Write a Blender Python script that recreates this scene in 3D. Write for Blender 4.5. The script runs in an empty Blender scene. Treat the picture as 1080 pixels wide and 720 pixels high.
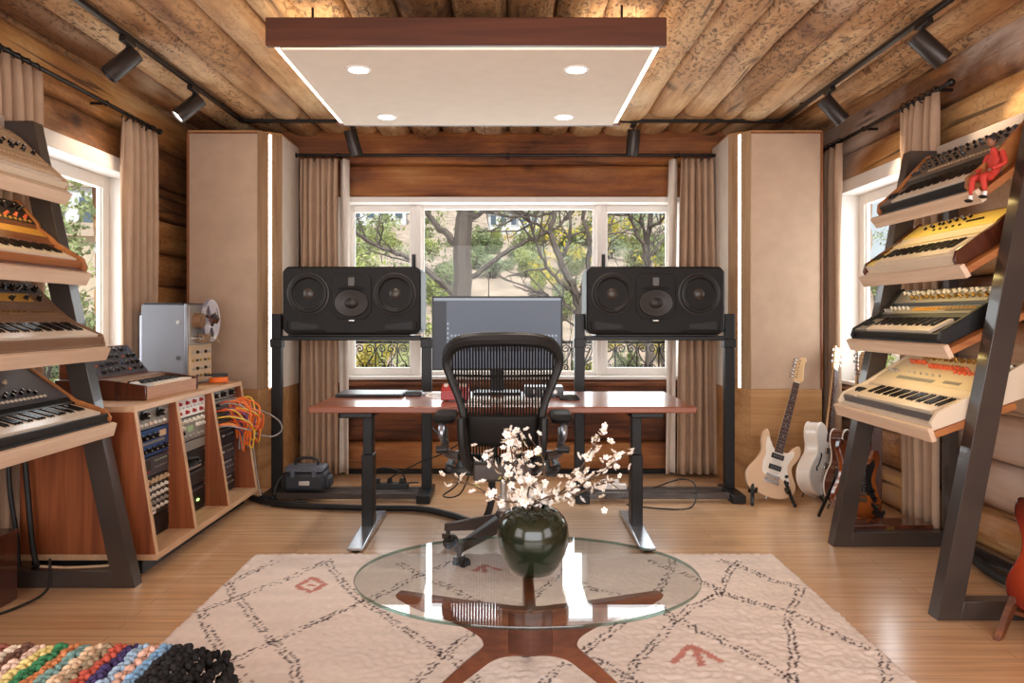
import bpy, bmesh, math, random
from mathutils import Vector, Matrix, Euler, noise

random.seed(7)
scene = bpy.context.scene
COL = scene.collection
PI = math.pi
R = math.radians

# ------------------------------------------------------------------ camera
cam_d = bpy.data.cameras.new('camera')
cam = bpy.data.objects.new('camera', cam_d)
COL.objects.link(cam)
cam.location = (0, 0, 1.2)
cam.rotation_euler = (R(90), 0, 0)
cam_d.sensor_width = 36
cam_d.lens = 26.0
cam_d.shift_x = 3 / 1080
cam_d.shift_y = -25 / 1080
cam_d.clip_start = 0.05
cam_d.clip_end = 500
scene.camera = cam

# ------------------------------------------------------------------ world, sun, big lights
scene.view_settings.view_transform = 'Standard'
scene.view_settings.look = 'None'
scene.view_settings.exposure = 0.3
scene.view_settings.gamma = 1.0
scene.view_settings.use_curve_mapping = False
world = bpy.data.worlds.new('world')
scene.world = world
world.use_nodes = True
wn = world.node_tree
wn.nodes['Background'].inputs['Color'].default_value = (0.86, 0.93, 1.0, 1)
wn.nodes['Background'].inputs['Strength'].default_value = 0.75


def light(name, kind, loc, rot, power, color=(1, 1, 1), **kw):
    d = bpy.data.lights.new(name, kind)
    d.energy = power
    d.color = color
    for k, v in kw.items():
        setattr(d, k, v)
    o = bpy.data.objects.new(name, d)
    o.location = loc
    o.rotation_euler = rot
    COL.objects.link(o)
    return o


light('sun', 'SUN', (0, -20, 40), (R(42), R(14), 0), 2.9, (1.0, 0.96, 0.9), angle=R(1.5))
# added fill: unseen soft lamps behind the camera and along both side walls
light('rear_fill', 'AREA', (0, -2.1, 1.4), (R(90), 0, 0), 150, (1.0, 0.975, 0.98), shape='RECTANGLE', size=4.4, size_y=2.3)
light('side_fill', 'AREA', (-2.38, 0.7, 1.5), (0, R(-90), R(20)), 42, (1.0, 0.98, 0.99), shape='RECTANGLE', size=1.7, size_y=2.4)
light('side_fill', 'AREA', (2.38, 0.7, 1.5), (0, R(90), R(-20)), 42, (1.0, 0.98, 0.99), shape='RECTANGLE', size=1.7, size_y=2.4)
# daylight entering at the three window groups
light('back_window_daylight', 'AREA', (0.0, 5.96, 1.42), (R(-90), 0, 0), 36, (0.94, 0.96, 1.0), shape='RECTANGLE', size=2.5, size_y=1.3)
light('side_window_daylight', 'AREA', (-2.66, 4.15, 1.42), (0, R(-90), 0), 17, (0.94, 0.96, 1.0), shape='RECTANGLE', size=1.3, size_y=1.1)
light('side_window_daylight', 'AREA', (2.66, 4.86, 1.42), (0, R(90), 0), 17, (0.94, 0.96, 1.0), shape='RECTANGLE', size=1.3, size_y=1.0)


# ------------------------------------------------------------------ materials
def s2l(c):
    return c / 12.92 if c <= 0.04045 else ((c + 0.055) / 1.055) ** 2.4


def C(h, a=1.0):
    h = h.lstrip('#')
    return tuple(s2l(int(h[i:i + 2], 16) / 255) for i in (0, 2, 4)) + (a,)


def new_mat(name):
    m = bpy.data.materials.new(name)
    m.use_nodes = True
    nt = m.node_tree
    return m, nt, nt.nodes, nt.links, nt.nodes['Principled BSDF']


def mat(name, col, rough=0.5, metal=0.0, var=0.12, vscale=6.0, bump=0.0, bscale=60.0, stretch=(1, 1, 1), spec=0.5, coat=0.0):
    """plain surface with soft procedural colour variation and grain"""
    m, nt, N, L, b = new_mat(name)
    c = C(col) if isinstance(col, str) else tuple(col)
    tc = N.new('ShaderNodeTexCoord')
    mp = N.new('ShaderNodeMapping')
    mp.inputs['Scale'].default_value = stretch
    L.new(tc.outputs['Object'], mp.inputs['Vector'])
    nz = N.new('ShaderNodeTexNoise')
    nz.inputs['Scale'].default_value = vscale
    nz.inputs['Detail'].default_value = 5
    L.new(mp.outputs['Vector'], nz.inputs['Vector'])
    rp = N.new('ShaderNodeValToRGB')
    rp.color_ramp.elements[0].position = 0.3
    rp.color_ramp.elements[1].position = 0.7
    rp.color_ramp.elements[0].color = tuple(x * (1 - var) for x in c[:3]) + (1,)
    rp.color_ramp.elements[1].color = tuple(min(1, x * (1 + var)) for x in c[:3]) + (1,)
    L.new(nz.outputs['Fac'], rp.inputs['Fac'])
    L.new(rp.outputs['Color'], b.inputs['Base Color'])
    b.inputs['Roughness'].default_value = rough
    b.inputs['Metallic'].default_value = metal
    b.inputs['Specular IOR Level'].default_value = spec
    b.inputs['Coat Weight'].default_value = coat
    if bump:
        n2 = N.new('ShaderNodeTexNoise')
        n2.inputs['Scale'].default_value = bscale
        n2.inputs['Detail'].default_value = 4
        L.new(mp.outputs['Vector'], n2.inputs['Vector'])
        bp = N.new('ShaderNodeBump')
        bp.inputs['Strength'].default_value = bump
        bp.inputs['Distance'].default_value = 0.01
        L.new(n2.outputs['Fac'], bp.inputs['Height'])
        L.new(bp.outputs['Normal'], b.inputs['Normal'])
    return m


def wood(name, c1, c2, axis='y', scale=7.0, rough=0.45, stretch=0.07, bump=0.08, coat=0.0):
    m, nt, N, L, b = new_mat(name)
    tc = N.new('ShaderNodeTexCoord')
    mp = N.new('ShaderNodeMapping')
    mp.inputs['Scale'].default_value = tuple(stretch if a == axis else 1.0 for a in 'xyz')
    L.new(tc.outputs['Object'], mp.inputs['Vector'])
    nz = N.new('ShaderNodeTexNoise')
    nz.inputs['Scale'].default_value = scale
    nz.inputs['Detail'].default_value = 7
    nz.inputs['Distortion'].default_value = 1.2
    L.new(mp.outputs['Vector'], nz.inputs['Vector'])
    n2 = N.new('ShaderNodeTexNoise')
    n2.inputs['Scale'].default_value = scale * 9
    n2.inputs['Detail'].default_value = 3
    L.new(mp.outputs['Vector'], n2.inputs['Vector'])
    mx = N.new('ShaderNodeMath')
    mx.operation = 'MULTIPLY_ADD'
    L.new(n2.outputs['Fac'], mx.inputs[0])
    mx.inputs[1].default_value = 0.35
    L.new(nz.outputs['Fac'], mx.inputs[2])
    rp = N.new('ShaderNodeValToRGB')
    rp.color_ramp.elements[0].position = 0.5
    rp.color_ramp.elements[1].position = 0.85
    rp.color_ramp.elements[0].color = C(c1)
    rp.color_ramp.elements[1].color = C(c2)
    L.new(mx.outputs[0], rp.inputs['Fac'])
    L.new(rp.outputs['Color'], b.inputs['Base Color'])
    b.inputs['Roughness'].default_value = rough
    b.inputs['Coat Weight'].default_value = coat
    bp = N.new('ShaderNodeBump')
    bp.inputs['Strength'].default_value = bump
    bp.inputs['Distance'].default_value = 0.004
    L.new(n2.outputs['Fac'], bp.inputs['Height'])
    L.new(bp.outputs['Normal'], b.inputs['Normal'])
    return m


def log_mat(name, axis, cols, rough=0.72, carve=0.5, vor=26.0, marks=(0.42, 0.6, 0.36, 0.46), patch_at=(0.52, 0.7, 0.55)):
    """hewn log timber: streaks, pale worn patches, knots, checks and axe marks; a per-log tint attribute"""
    m, nt, N, L, b = new_mat(name)
    tc = N.new('ShaderNodeTexCoord')

    def mapping(st):
        mp = N.new('ShaderNodeMapping')
        mp.inputs['Scale'].default_value = tuple(st if a == axis else 1.0 for a in 'xyz')
        L.new(tc.outputs['Object'], mp.inputs['Vector'])
        return mp

    def nz(sc, st, det=6, dist=0.0):
        t = N.new('ShaderNodeTexNoise')
        t.inputs['Scale'].default_value = sc
        t.inputs['Detail'].default_value = det
        t.inputs['Distortion'].default_value = dist
        L.new(mapping(st).outputs['Vector'], t.inputs['Vector'])
        return t
    base = nz(4.0, 0.28, 6, 0.8)
    grain = nz(38.0, 0.05, 4)
    patch = nz(1.6, 0.5, 4, 0.5)
    ad = N.new('ShaderNodeMath')
    ad.operation = 'MULTIPLY_ADD'
    L.new(grain.outputs['Fac'], ad.inputs[0])
    ad.inputs[1].default_value = 0.35
    L.new(base.outputs['Fac'], ad.inputs[2])
    at = N.new('ShaderNodeAttribute')
    at.attribute_name = 'tint'
    a2 = N.new('ShaderNodeMath')
    a2.operation = 'MULTIPLY_ADD'
    L.new(at.outputs['Fac'], a2.inputs[0])
    a2.inputs[1].default_value = 0.22
    L.new(ad.outputs[0], a2.inputs[2])
    rp = N.new('ShaderNodeValToRGB')
    cr = rp.color_ramp
    ps = [0.48, 0.66, 0.8, 0.95]
    cr.elements[0].position = ps[0]
    cr.elements[0].color = C(cols[0])
    cr.elements[1].position = ps[3]
    cr.elements[1].color = C(cols[3])
    for p, c in ((ps[1], cols[1]), (ps[2], cols[2])):
        e = cr.elements.new(p)
        e.color = C(c)
    L.new(a2.outputs[0], rp.inputs['Fac'])
    # pale worn patches
    pr = N.new('ShaderNodeValToRGB')
    pr.color_ramp.elements[0].position = patch_at[0]
    pr.color_ramp.elements[1].position = patch_at[1]
    L.new(patch.outputs['Fac'], pr.inputs['Fac'])
    mp_ = N.new('ShaderNodeMath')
    mp_.operation = 'MULTIPLY'
    L.new(pr.outputs['Color'], mp_.inputs[0])
    mp_.inputs[1].default_value = patch_at[2]
    mix = N.new('ShaderNodeMix')
    mix.data_type = 'RGBA'
    L.new(mp_.outputs[0], mix.inputs['Factor'])
    L.new(rp.outputs['Color'], mix.inputs[6])
    mix.inputs[7].default_value = C(cols[4])
    # knots
    kv = N.new('ShaderNodeTexVoronoi')
    kv.inputs['Scale'].default_value = 2.3
    L.new(mapping(0.75).outputs['Vector'], kv.inputs['Vector'])
    kr = N.new('ShaderNodeValToRGB')
    kr.color_ramp.elements[0].position = 0.05
    kr.color_ramp.elements[0].color = (1, 1, 1, 1)
    kr.color_ramp.elements[1].position = 0.13
    kr.color_ramp.elements[1].color = (0, 0, 0, 1)
    L.new(kv.outputs['Distance'], kr.inputs['Fac'])
    # checks: thin dark splits along the log
    ck = nz(15.0, 0.06, 2, 0.3)
    cr2 = N.new('ShaderNodeValToRGB')
    cr2.color_ramp.elements[0].position = 0.30
    cr2.color_ramp.elements[0].color = (1, 1, 1, 1)
    cr2.color_ramp.elements[1].position = 0.36
    cr2.color_ramp.elements[1].color = (0, 0, 0, 1)
    L.new(ck.outputs['Fac'], cr2.inputs['Fac'])
    # bark-beetle / axe marks
    vv = nz(vor, 0.55, 3, 2.2)
    vr = N.new('ShaderNodeValToRGB')
    vr.color_ramp.elements[0].position = marks[2]
    vr.color_ramp.elements[0].color = (1, 1, 1, 1)
    vr.color_ramp.elements[1].position = marks[3]
    vr.color_ramp.elements[1].color = (0, 0, 0, 1)
    L.new(vv.outputs['Fac'], vr.inputs['Fac'])
    region = nz(1.1, 0.6, 3, 0.4)
    rr = N.new('ShaderNodeValToRGB')
    rr.color_ramp.elements[0].position = marks[0]
    rr.color_ramp.elements[1].position = marks[1]
    L.new(region.outputs['Fac'], rr.inputs['Fac'])
    vm = N.new('ShaderNodeMath')
    vm.operation = 'MULTIPLY'
    L.new(vr.outputs['Color'], vm.inputs[0])
    L.new(rr.outputs['Color'], vm.inputs[1])
    vm2 = N.new('ShaderNodeMath')
    vm2.operation = 'MULTIPLY'
    L.new(vm.outputs[0], vm2.inputs[0])
    vm2.inputs[1].default_value = carve
    mxx = N.new('ShaderNodeMath')
    mxx.operation = 'MAXIMUM'
    L.new(kr.outputs['Color'], mxx.inputs[0])
    L.new(cr2.outputs['Color'], mxx.inputs[1])
    mx3 = N.new('ShaderNodeMath')
    mx3.operation = 'MAXIMUM'
    L.new(mxx.outputs[0], mx3.inputs[0])
    L.new(vm2.outputs[0], mx3.inputs[1])
    dk = N.new('ShaderNodeMix')
    dk.data_type = 'RGBA'
    dm = N.new('ShaderNodeMath')
    dm.operation = 'MULTIPLY'
    L.new(mx3.outputs[0], dm.inputs[0])
    dm.inputs[1].default_value = 0.75
    L.new(dm.outputs[0], dk.inputs['Factor'])
    L.new(mix.outputs[2], dk.inputs[6])
    dk.inputs[7].default_value = C(cols[5])
    L.new(dk.outputs[2], b.inputs['Base Color'])
    b.inputs['Roughness'].default_value = rough
    hs = N.new('ShaderNodeMath')
    hs.operation = 'SUBTRACT'
    L.new(grain.outputs['Fac'], hs.inputs[0])
    L.new(mx3.outputs[0], hs.inputs[1])
    bp = N.new('ShaderNodeBump')
    bp.inputs['Strength'].default_value = 0.6
    bp.inputs['Distance'].default_value = 0.012
    L.new(hs.outputs[0], bp.inputs['Height'])
    L.new(bp.outputs['Normal'], b.inputs['Normal'])
    return m


def emit(name, col, strength):
    m, nt, N, L, b = new_mat(name)
    b.inputs['Base Color'].default_value = col
    b.inputs['Emission Color'].default_value = col
    b.inputs['Emission Strength'].default_value = strength
    return m


def glass_mat(name, tint=(0.97, 0.99, 0.98, 1), refl=1.0, ior=1.5):
    m, nt, N, L, b = new_mat(name)
    N.remove(b)
    out = N['Material Output']
    tr = N.new('ShaderNodeBsdfTransparent')
    tr.inputs['Color'].default_value = tint
    gl = N.new('ShaderNodeBsdfGlossy')
    gl.inputs['Roughness'].default_value = 0.005
    gl.inputs['Color'].default_value = (1, 1, 1, 1)
    lw = N.new('ShaderNodeLayerWeight')
    lw.inputs['Blend'].default_value = 0.5
    pw = N.new('ShaderNodeMath')
    pw.operation = 'POWER'
    L.new(lw.outputs['Facing'], pw.inputs[0])
    pw.inputs[1].default_value = 5.0
    sc = N.new('ShaderNodeMath')
    sc.operation = 'MULTIPLY_ADD'
    L.new(pw.outputs[0], sc.inputs[0])
    sc.inputs[1].default_value = 0.96
    sc.inputs[2].default_value = 0.04
    mu = N.new('ShaderNodeMath')
    mu.operation = 'MULTIPLY'
    mu.use_clamp = True
    mu.inputs[1].default_value = refl
    L.new(sc.outputs[0], mu.inputs[0])
    mx = N.new('ShaderNodeMixShader')
    L.new(mu.outputs[0], mx.inputs[0])
    L.new(tr.outputs[0], mx.inputs[1])
    L.new(gl.outputs[0], mx.inputs[2])
    L.new(mx.outputs[0], out.inputs['Surface'])
    return m


def fabric(name, col, weave=900.0, rough=0.9, var=0.06):
    m = mat(name, col, rough=rough, var=var, vscale=9, spec=0.2)
    nt = m.node_tree
    N, L = nt.nodes, nt.links
    b = N['Principled BSDF']
    tc = N.new('ShaderNodeTexCoord')
    w1 = N.new('ShaderNodeTexNoise')
    w1.inputs['Scale'].default_value = weave * 0.35
    L.new(tc.outputs['Object'], w1.inputs['Vector'])
    bp = N.new('ShaderNodeBump')
    bp.inputs['Strength'].default_value = 0.25
    bp.inputs['Distance'].default_value = 0.003
    L.new(w1.outputs['Fac'], bp.inputs['Height'])
    L.new(bp.outputs['Normal'], b.inputs['Normal'])
    return m


def floor_mat():
    m, nt, N, L, b = new_mat('floor_planks')
    tc = N.new('ShaderNodeTexCoord')
    br = N.new('ShaderNodeTexBrick')
    br.offset = 0.37
    br.inputs['Scale'].default_value = 1.0
    br.inputs['Brick Width'].default_value = 1.1
    br.inputs['Row Height'].default_value = 0.062
    br.inputs['Mortar Size'].default_value = 0.0012
    br.inputs['Mortar Smooth'].default_value = 0.2
    br.inputs['Bias'].default_value = 0.0
    br.inputs['Color1'].default_value = C('#e2bc94')
    br.inputs['Color2'].default_value = C('#d9af84')
    br.inputs['Mortar'].default_value = C('#8a5f3a')
    L.new(tc.outputs['Object'], br.inputs['Vector'])
    mp = N.new('ShaderNodeMapping')
    mp.inputs['Scale'].default_value = (0.7, 12, 1)
    L.new(tc.outputs['Object'], mp.inputs['Vector'])
    nz = N.new('ShaderNodeTexNoise')
    nz.inputs['Scale'].default_value = 3.0
    nz.inputs['Detail'].default_value = 7
    L.new(mp.outputs['Vector'], nz.inputs['Vector'])
    rp = N.new('ShaderNodeValToRGB')
    rp.color_ramp.elements[0].position = 0.3
    rp.color_ramp.elements[1].position = 0.75
    rp.color_ramp.elements[0].color = (0.62, 0.55, 0.5, 1)
    rp.color_ramp.elements[1].color = (1.12, 1.08, 1.05, 1)
    L.new(nz.outputs['Fac'], rp.inputs['Fac'])
    mx = N.new('ShaderNodeMix')
    mx.data_type = 'RGBA'
    mx.blend_type = 'MULTIPLY'
    mx.inputs['Factor'].default_value = 0.75
    L.new(br.outputs['Color'], mx.inputs[6])
    L.new(rp.outputs['Color'], mx.inputs[7])
    L.new(mx.outputs[2], b.inputs['Base Color'])
    b.inputs['Roughness'].default_value = 0.34
    b.inputs['Coat Weight'].default_value = 0.9
    b.inputs['Coat Roughness'].default_value = 0.2
    bp = N.new('ShaderNodeBump')
    bp.inputs['Strength'].default_value = 0.2
    bp.inputs['Distance'].default_value = 0.002
    L.new(br.outputs['Fac'], bp.inputs['Height'])
    bp.invert = True
    L.new(bp.outputs['Normal'], b.inputs['Normal'])
    return m


def attr_mat(name, attr='col', rough=0.95, bump=0.5, bscale=220.0, dist=0.006):
    m, nt, N, L, b = new_mat(name)
    at = N.new('ShaderNodeAttribute')
    at.attribute_name = attr
    L.new(at.outputs['Color'], b.inputs['Base Color'])
    b.inputs['Roughness'].default_value = rough
    b.inputs['Specular IOR Level'].default_value = 0.15
    tc = N.new('ShaderNodeTexCoord')
    nz = N.new('ShaderNodeTexNoise')
    nz.inputs['Scale'].default_value = bscale
    nz.inputs['Detail'].default_value = 3
    L.new(tc.outputs['Object'], nz.inputs['Vector'])
    bp = N.new('ShaderNodeBump')
    bp.inputs['Strength'].default_value = bump
    bp.inputs['Distance'].default_value = dist
    L.new(nz.outputs['Fac'], bp.inputs['Height'])
    L.new(bp.outputs['Normal'], b.inputs['Normal'])
    return m


M = {}
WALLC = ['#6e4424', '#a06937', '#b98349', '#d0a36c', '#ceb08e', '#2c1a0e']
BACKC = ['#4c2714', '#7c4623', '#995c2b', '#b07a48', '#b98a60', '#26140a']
CEILC = ['#7d5330', '#a6784b', '#c19566', '#d6b183', '#dfc6a8', '#3f2816']
M['log_side'] = log_mat('log_side', 'y', WALLC)
M['log_worn'] = log_mat('log_worn', 'y', WALLC[:4] + ['#d8c2b2', '#2c1a0e'], patch_at=(0.42, 0.6, 0.8))
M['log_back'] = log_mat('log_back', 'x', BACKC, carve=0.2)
M['log_ceiling'] = log_mat('log_ceiling', 'y', CEILC, carve=0.95, vor=24.0, marks=(0.36, 0.52, 0.37, 0.47))
M['floor'] = floor_mat()
M['white_paint'] = mat('white_paint', '#e6dfd8', 0.45, var=0.03)
M['plaster'] = mat('plaster', '#a98d70', 0.8, var=0.1)
M['pane'] = glass_mat('window_glass', refl=0.15)
M['table_glass'] = glass_mat('table_glass', tint=(0.97, 0.985, 0.975, 1), refl=0.95)
M['glass_edge'] = glass_mat('glass_edge', tint=(0.30, 0.46, 0.42, 1), refl=1.5)
M['walnut'] = wood('walnut', '#4a2413', '#7d4526', 'x', 9, 0.35, 0.06, coat=0.2)
M['walnut_y'] = wood('walnut_y', '#5a2f1a', '#8a5230', 'y', 9, 0.4, 0.06)
M['walnut_z'] = wood('walnut_z', '#6b3a1f', '#9a5f37', 'z', 9, 0.42, 0.06)
M['desk_wood'] = wood('desk_wood', '#6e3a28', '#94563c', 'x', 6, 0.28, 0.06, coat=0.3)
M['oak_lip'] = wood('oak_lip', '#cdad92', '#e4cab0', 'y', 9, 0.5, 0.05)
M['lip_x'] = wood('lip_x', '#a8795c', '#c6997a', 'x', 9, 0.5, 0.05)
M['cab_edge_z'] = wood('cab_edge_z', '#b58a66', '#d0a985', 'z', 9, 0.45, 0.05)
M['steel_paint'] = mat('steel_paint', '#74747a', 0.6, 0.0, var=0.05)
M['steel_reel'] = mat('steel_reel', '#b9b7c8', 0.3, 0.6, var=0.04)
M['green_dim'] = mat('green_dim', '#9db88a', 0.4)
M['shelf_ply'] = wood('shelf_ply', '#8e5026', '#b5733c', 'x', 9, 0.5, 0.05)
M['cab_edge'] = wood('cab_edge', '#b58a66', '#d0a985', 'y', 9, 0.45, 0.05)
M['cab_side'] = wood('cab_side', '#6e351a', '#9a5630', 'z', 10, 0.4, 0.05)
M['trim_oak'] = wood('trim_oak', '#84603f', '#a98a68', 'z', 8, 0.5, 0.05)
M['base_oak'] = wood('base_oak', '#96683c', '#bb8d5c', 'x', 8, 0.5, 0.05)
M['fabric_tan'] = fabric('fabric_tan', '#b99d86')
M['fabric_pale'] = fabric('fabric_pale', '#d3c6b8')
M['fabric_cloud'] = fabric('fabric_cloud', '#e3d6c6', var=0.03)
M['cloud_wood'] = wood('cloud_wood', '#43200f', '#5e3019', 'x', 8, 0.4, 0.05)
M['curtain'] = fabric('curtain', '#b3967e', weave=500)
M['curtain_lining'] = fabric('curtain_lining', '#d6c9bc', weave=500)
M['led'] = emit('led_warm', (1.0, 0.86, 0.66, 1), 9.0)
M['led_cloud'] = emit('led_cloud', (1.0, 0.88, 0.7, 1), 4.0)
M['lamp'] = emit('lamp_face', (1.0, 0.9, 0.75, 1), 14.0)
M['rack_metal'] = mat('rack_metal', '#3f3733', 0.3, 0.15, var=0.06, coat=0.35)
M['black_metal'] = mat('black_metal', '#141313', 0.4, 0.4, var=0.08)
M['black_plastic'] = mat('black_plastic', '#100f0f', 0.45, var=0.1)
M['black_matte'] = mat('black_matte', '#120e0c', 0.6, spec=0.3, var=0.12, bump=0.05, bscale=300)
M['track_metal'] = mat('track_metal', '#25211f', 0.35, 0.5, var=0.05)
M['spot_metal'] = mat('spot_metal', '#3a3330', 0.38, 0.6, var=0.05)
M['chrome'] = mat('chrome', '#c5c5c5', 0.25, 1.0, var=0.02)
M['steel'] = mat('steel', '#9a9ba2', 0.3, 0.85, var=0.05)
M['silver'] = mat('silver', '#b9b4ae', 0.35, 0.6, var=0.05)
M['foot_grey'] = mat('foot_grey', '#b7b9bf', 0.25, 0.8, var=0.04)
M['brass'] = mat('brass', '#b08a45', 0.3, 0.9, var=0.05)
M['white_key'] = mat('white_key', '#ead9c4', 0.3, var=0.03)
M['black_key'] = mat('black_key', '#16110f', 0.25, var=0.05)
M['cream'] = mat('cream', '#dccab2', 0.45, var=0.03)
M['cream_panel'] = mat('cream_panel', '#d9c9ac', 0.45, var=0.04)
M['yellow_panel'] = mat('yellow_panel', '#e6cd6e', 0.45, var=0.04)
M['grey_panel'] = mat('grey_panel', '#5c5a58', 0.45, 0.2, var=0.06)
M['lightgrey_panel'] = mat('lightgrey_panel', '#8f8a82', 0.45, 0.3, var=0.05)
M['dark_panel'] = mat('dark_panel', '#2c2725', 0.45, var=0.08)
M['amber_panel'] = mat('amber_panel', '#c8913c', 0.4, var=0.06)
M['bronze_panel'] = mat('bronze_panel', '#8b6a50', 0.4, 0.3, var=0.06)
M['slate_panel'] = mat('slate_panel', '#4d4c52', 0.35, 0.2, var=0.06)
M['beige_panel'] = mat('beige_panel', '#c2a482', 0.45, var=0.05)
M['red'] = mat('red_gloss', '#a8201c', 0.35, var=0.05)
M['red_knob'] = mat('red_knob', '#9c1f22', 0.4, var=0.05)
M['orange_knob'] = mat('orange_knob', '#d8633a', 0.4, var=0.05)
M['white_knob'] = mat('white_knob', '#e8e0d2', 0.4, var=0.05)
M['blue_panel'] = mat('blue_panel', '#294a7c', 0.4, 0.2, var=0.06)
M['green_led'] = emit('green_led', (0.5, 1.0, 0.2, 1), 3.0)
M['screen_grey'] = emit('screen_grey', C('#5c626e'), 0.8)
M['screen_dark'] = emit('screen_dark', C('#2c3038'), 0.8)
M['screen_light'] = emit('screen_light', C('#b9c0cc'), 0.6)
for k_ in ('screen_grey', 'screen_dark', 'screen_light'):
    M[k_].node_tree.nodes['Principled BSDF'].inputs['Base Color'].default_value = (.01, .01, .012, 1)
M['woofer'] = mat('woofer_cone', '#241d19', 0.5, var=0.08)
M['woofer_cap'] = mat('woofer_cap', '#3d332c', 0.35, var=0.08)
M['ceramic'] = mat('green_ceramic', '#1b2418', 0.16, var=0.45, vscale=14, coat=0.25)
M['branch'] = mat('branch', '#5a4432', 0.8, var=0.2, bump=0.3)
M['petal'] = mat('petal', '#fbf4ec', 0.7, var=0.05)
M['stamen'] = mat('stamen', '#c9a544', 0.7)
M['leaf_bud'] = mat('leaf_bud', '#8f9040', 0.7)
M['rubber'] = mat('rubber', '#0f0e0e', 0.6, var=0.05)
M['bag'] = mat('bag_nylon', '#23252c', 0.6, var=0.15, bump=0.15, bscale=200)
M['bag_top'] = mat('bag_top', '#4b505c', 0.45, var=0.1)
M['tracksuit'] = mat('tracksuit', '#c2382a', 0.7, var=0.1)
M['skin'] = mat('skin', '#8a5a40', 0.6)
M['hair'] = mat('hair', '#241814', 0.7)
M['paper'] = mat('paper', '#eeeae6', 0.7, var=0.03)
M['guitar_cream'] = mat('guitar_cream', '#d8b797', 0.12, var=0.02, coat=0.7)
M['guitar_white'] = mat('guitar_white', '#ece4da', 0.12, var=0.02, coat=0.6)
M['pickguard'] = mat('pickguard', '#e9e0d4', 0.25, var=0.03)
M['maple'] = wood('maple', '#c89f70', '#dab98c', 'z', 9, 0.3, 0.05, coat=0.3)
M['rosewood'] = wood('rosewood', '#3a2118', '#553124', 'z', 9, 0.4, 0.05)
M['walnut_dark'] = wood('walnut_dark', '#3d1c0f', '#5e3019', 'x', 9, 0.35, 0.06, coat=0.2)
M['mahogany'] = wood('mahogany', '#3b1c12', '#5a2d1b', 'z', 9, 0.22, 0.06, coat=0.6)
M['binding'] = mat('binding', '#efe6da', 0.25, var=0.02)


def sunburst_mat(name, inner, mid, outer):
    """finish that darkens towards the rim of the guitar body (spherical gradient in the body's own space)"""
    m, nt, N, L, b = new_mat(name)
    tc = N.new('ShaderNodeTexCoord')
    mp = N.new('ShaderNodeMapping')
    mp.inputs['Location'].default_value = (0.0, 0, -0.55)
    mp.inputs['Scale'].default_value = (3.6, 0.0, 2.9)
    L.new(tc.outputs['Object'], mp.inputs['Vector'])
    gr = N.new('ShaderNodeTexGradient')
    gr.gradient_type = 'SPHERICAL'
    L.new(mp.outputs['Vector'], gr.inputs['Vector'])
    rp = N.new('ShaderNodeValToRGB')
    rp.color_ramp.elements[0].position = 0.1
    rp.color_ramp.elements[0].color = C(outer)
    rp.color_ramp.elements[1].position = 0.7
    rp.color_ramp.elements[1].color = C(inner)
    e = rp.color_ramp.elements.new(0.35)
    e.color = C(mid)
    L.new(gr.outputs['Fac'], rp.inputs['Fac'])
    L.new(rp.outputs['Color'], b.inputs['Base Color'])
    b.inputs['Roughness'].default_value = 0.15
    b.inputs['Coat Weight'].default_value = 0.6
    return m


M['sunburst'] = sunburst_mat('sunburst', '#a85a22', '#6e3013', '#1e0c07')
M['sunburst_red'] = sunburst_mat('sunburst_red', '#a03a1e', '#5c170e', '#140706')


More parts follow.
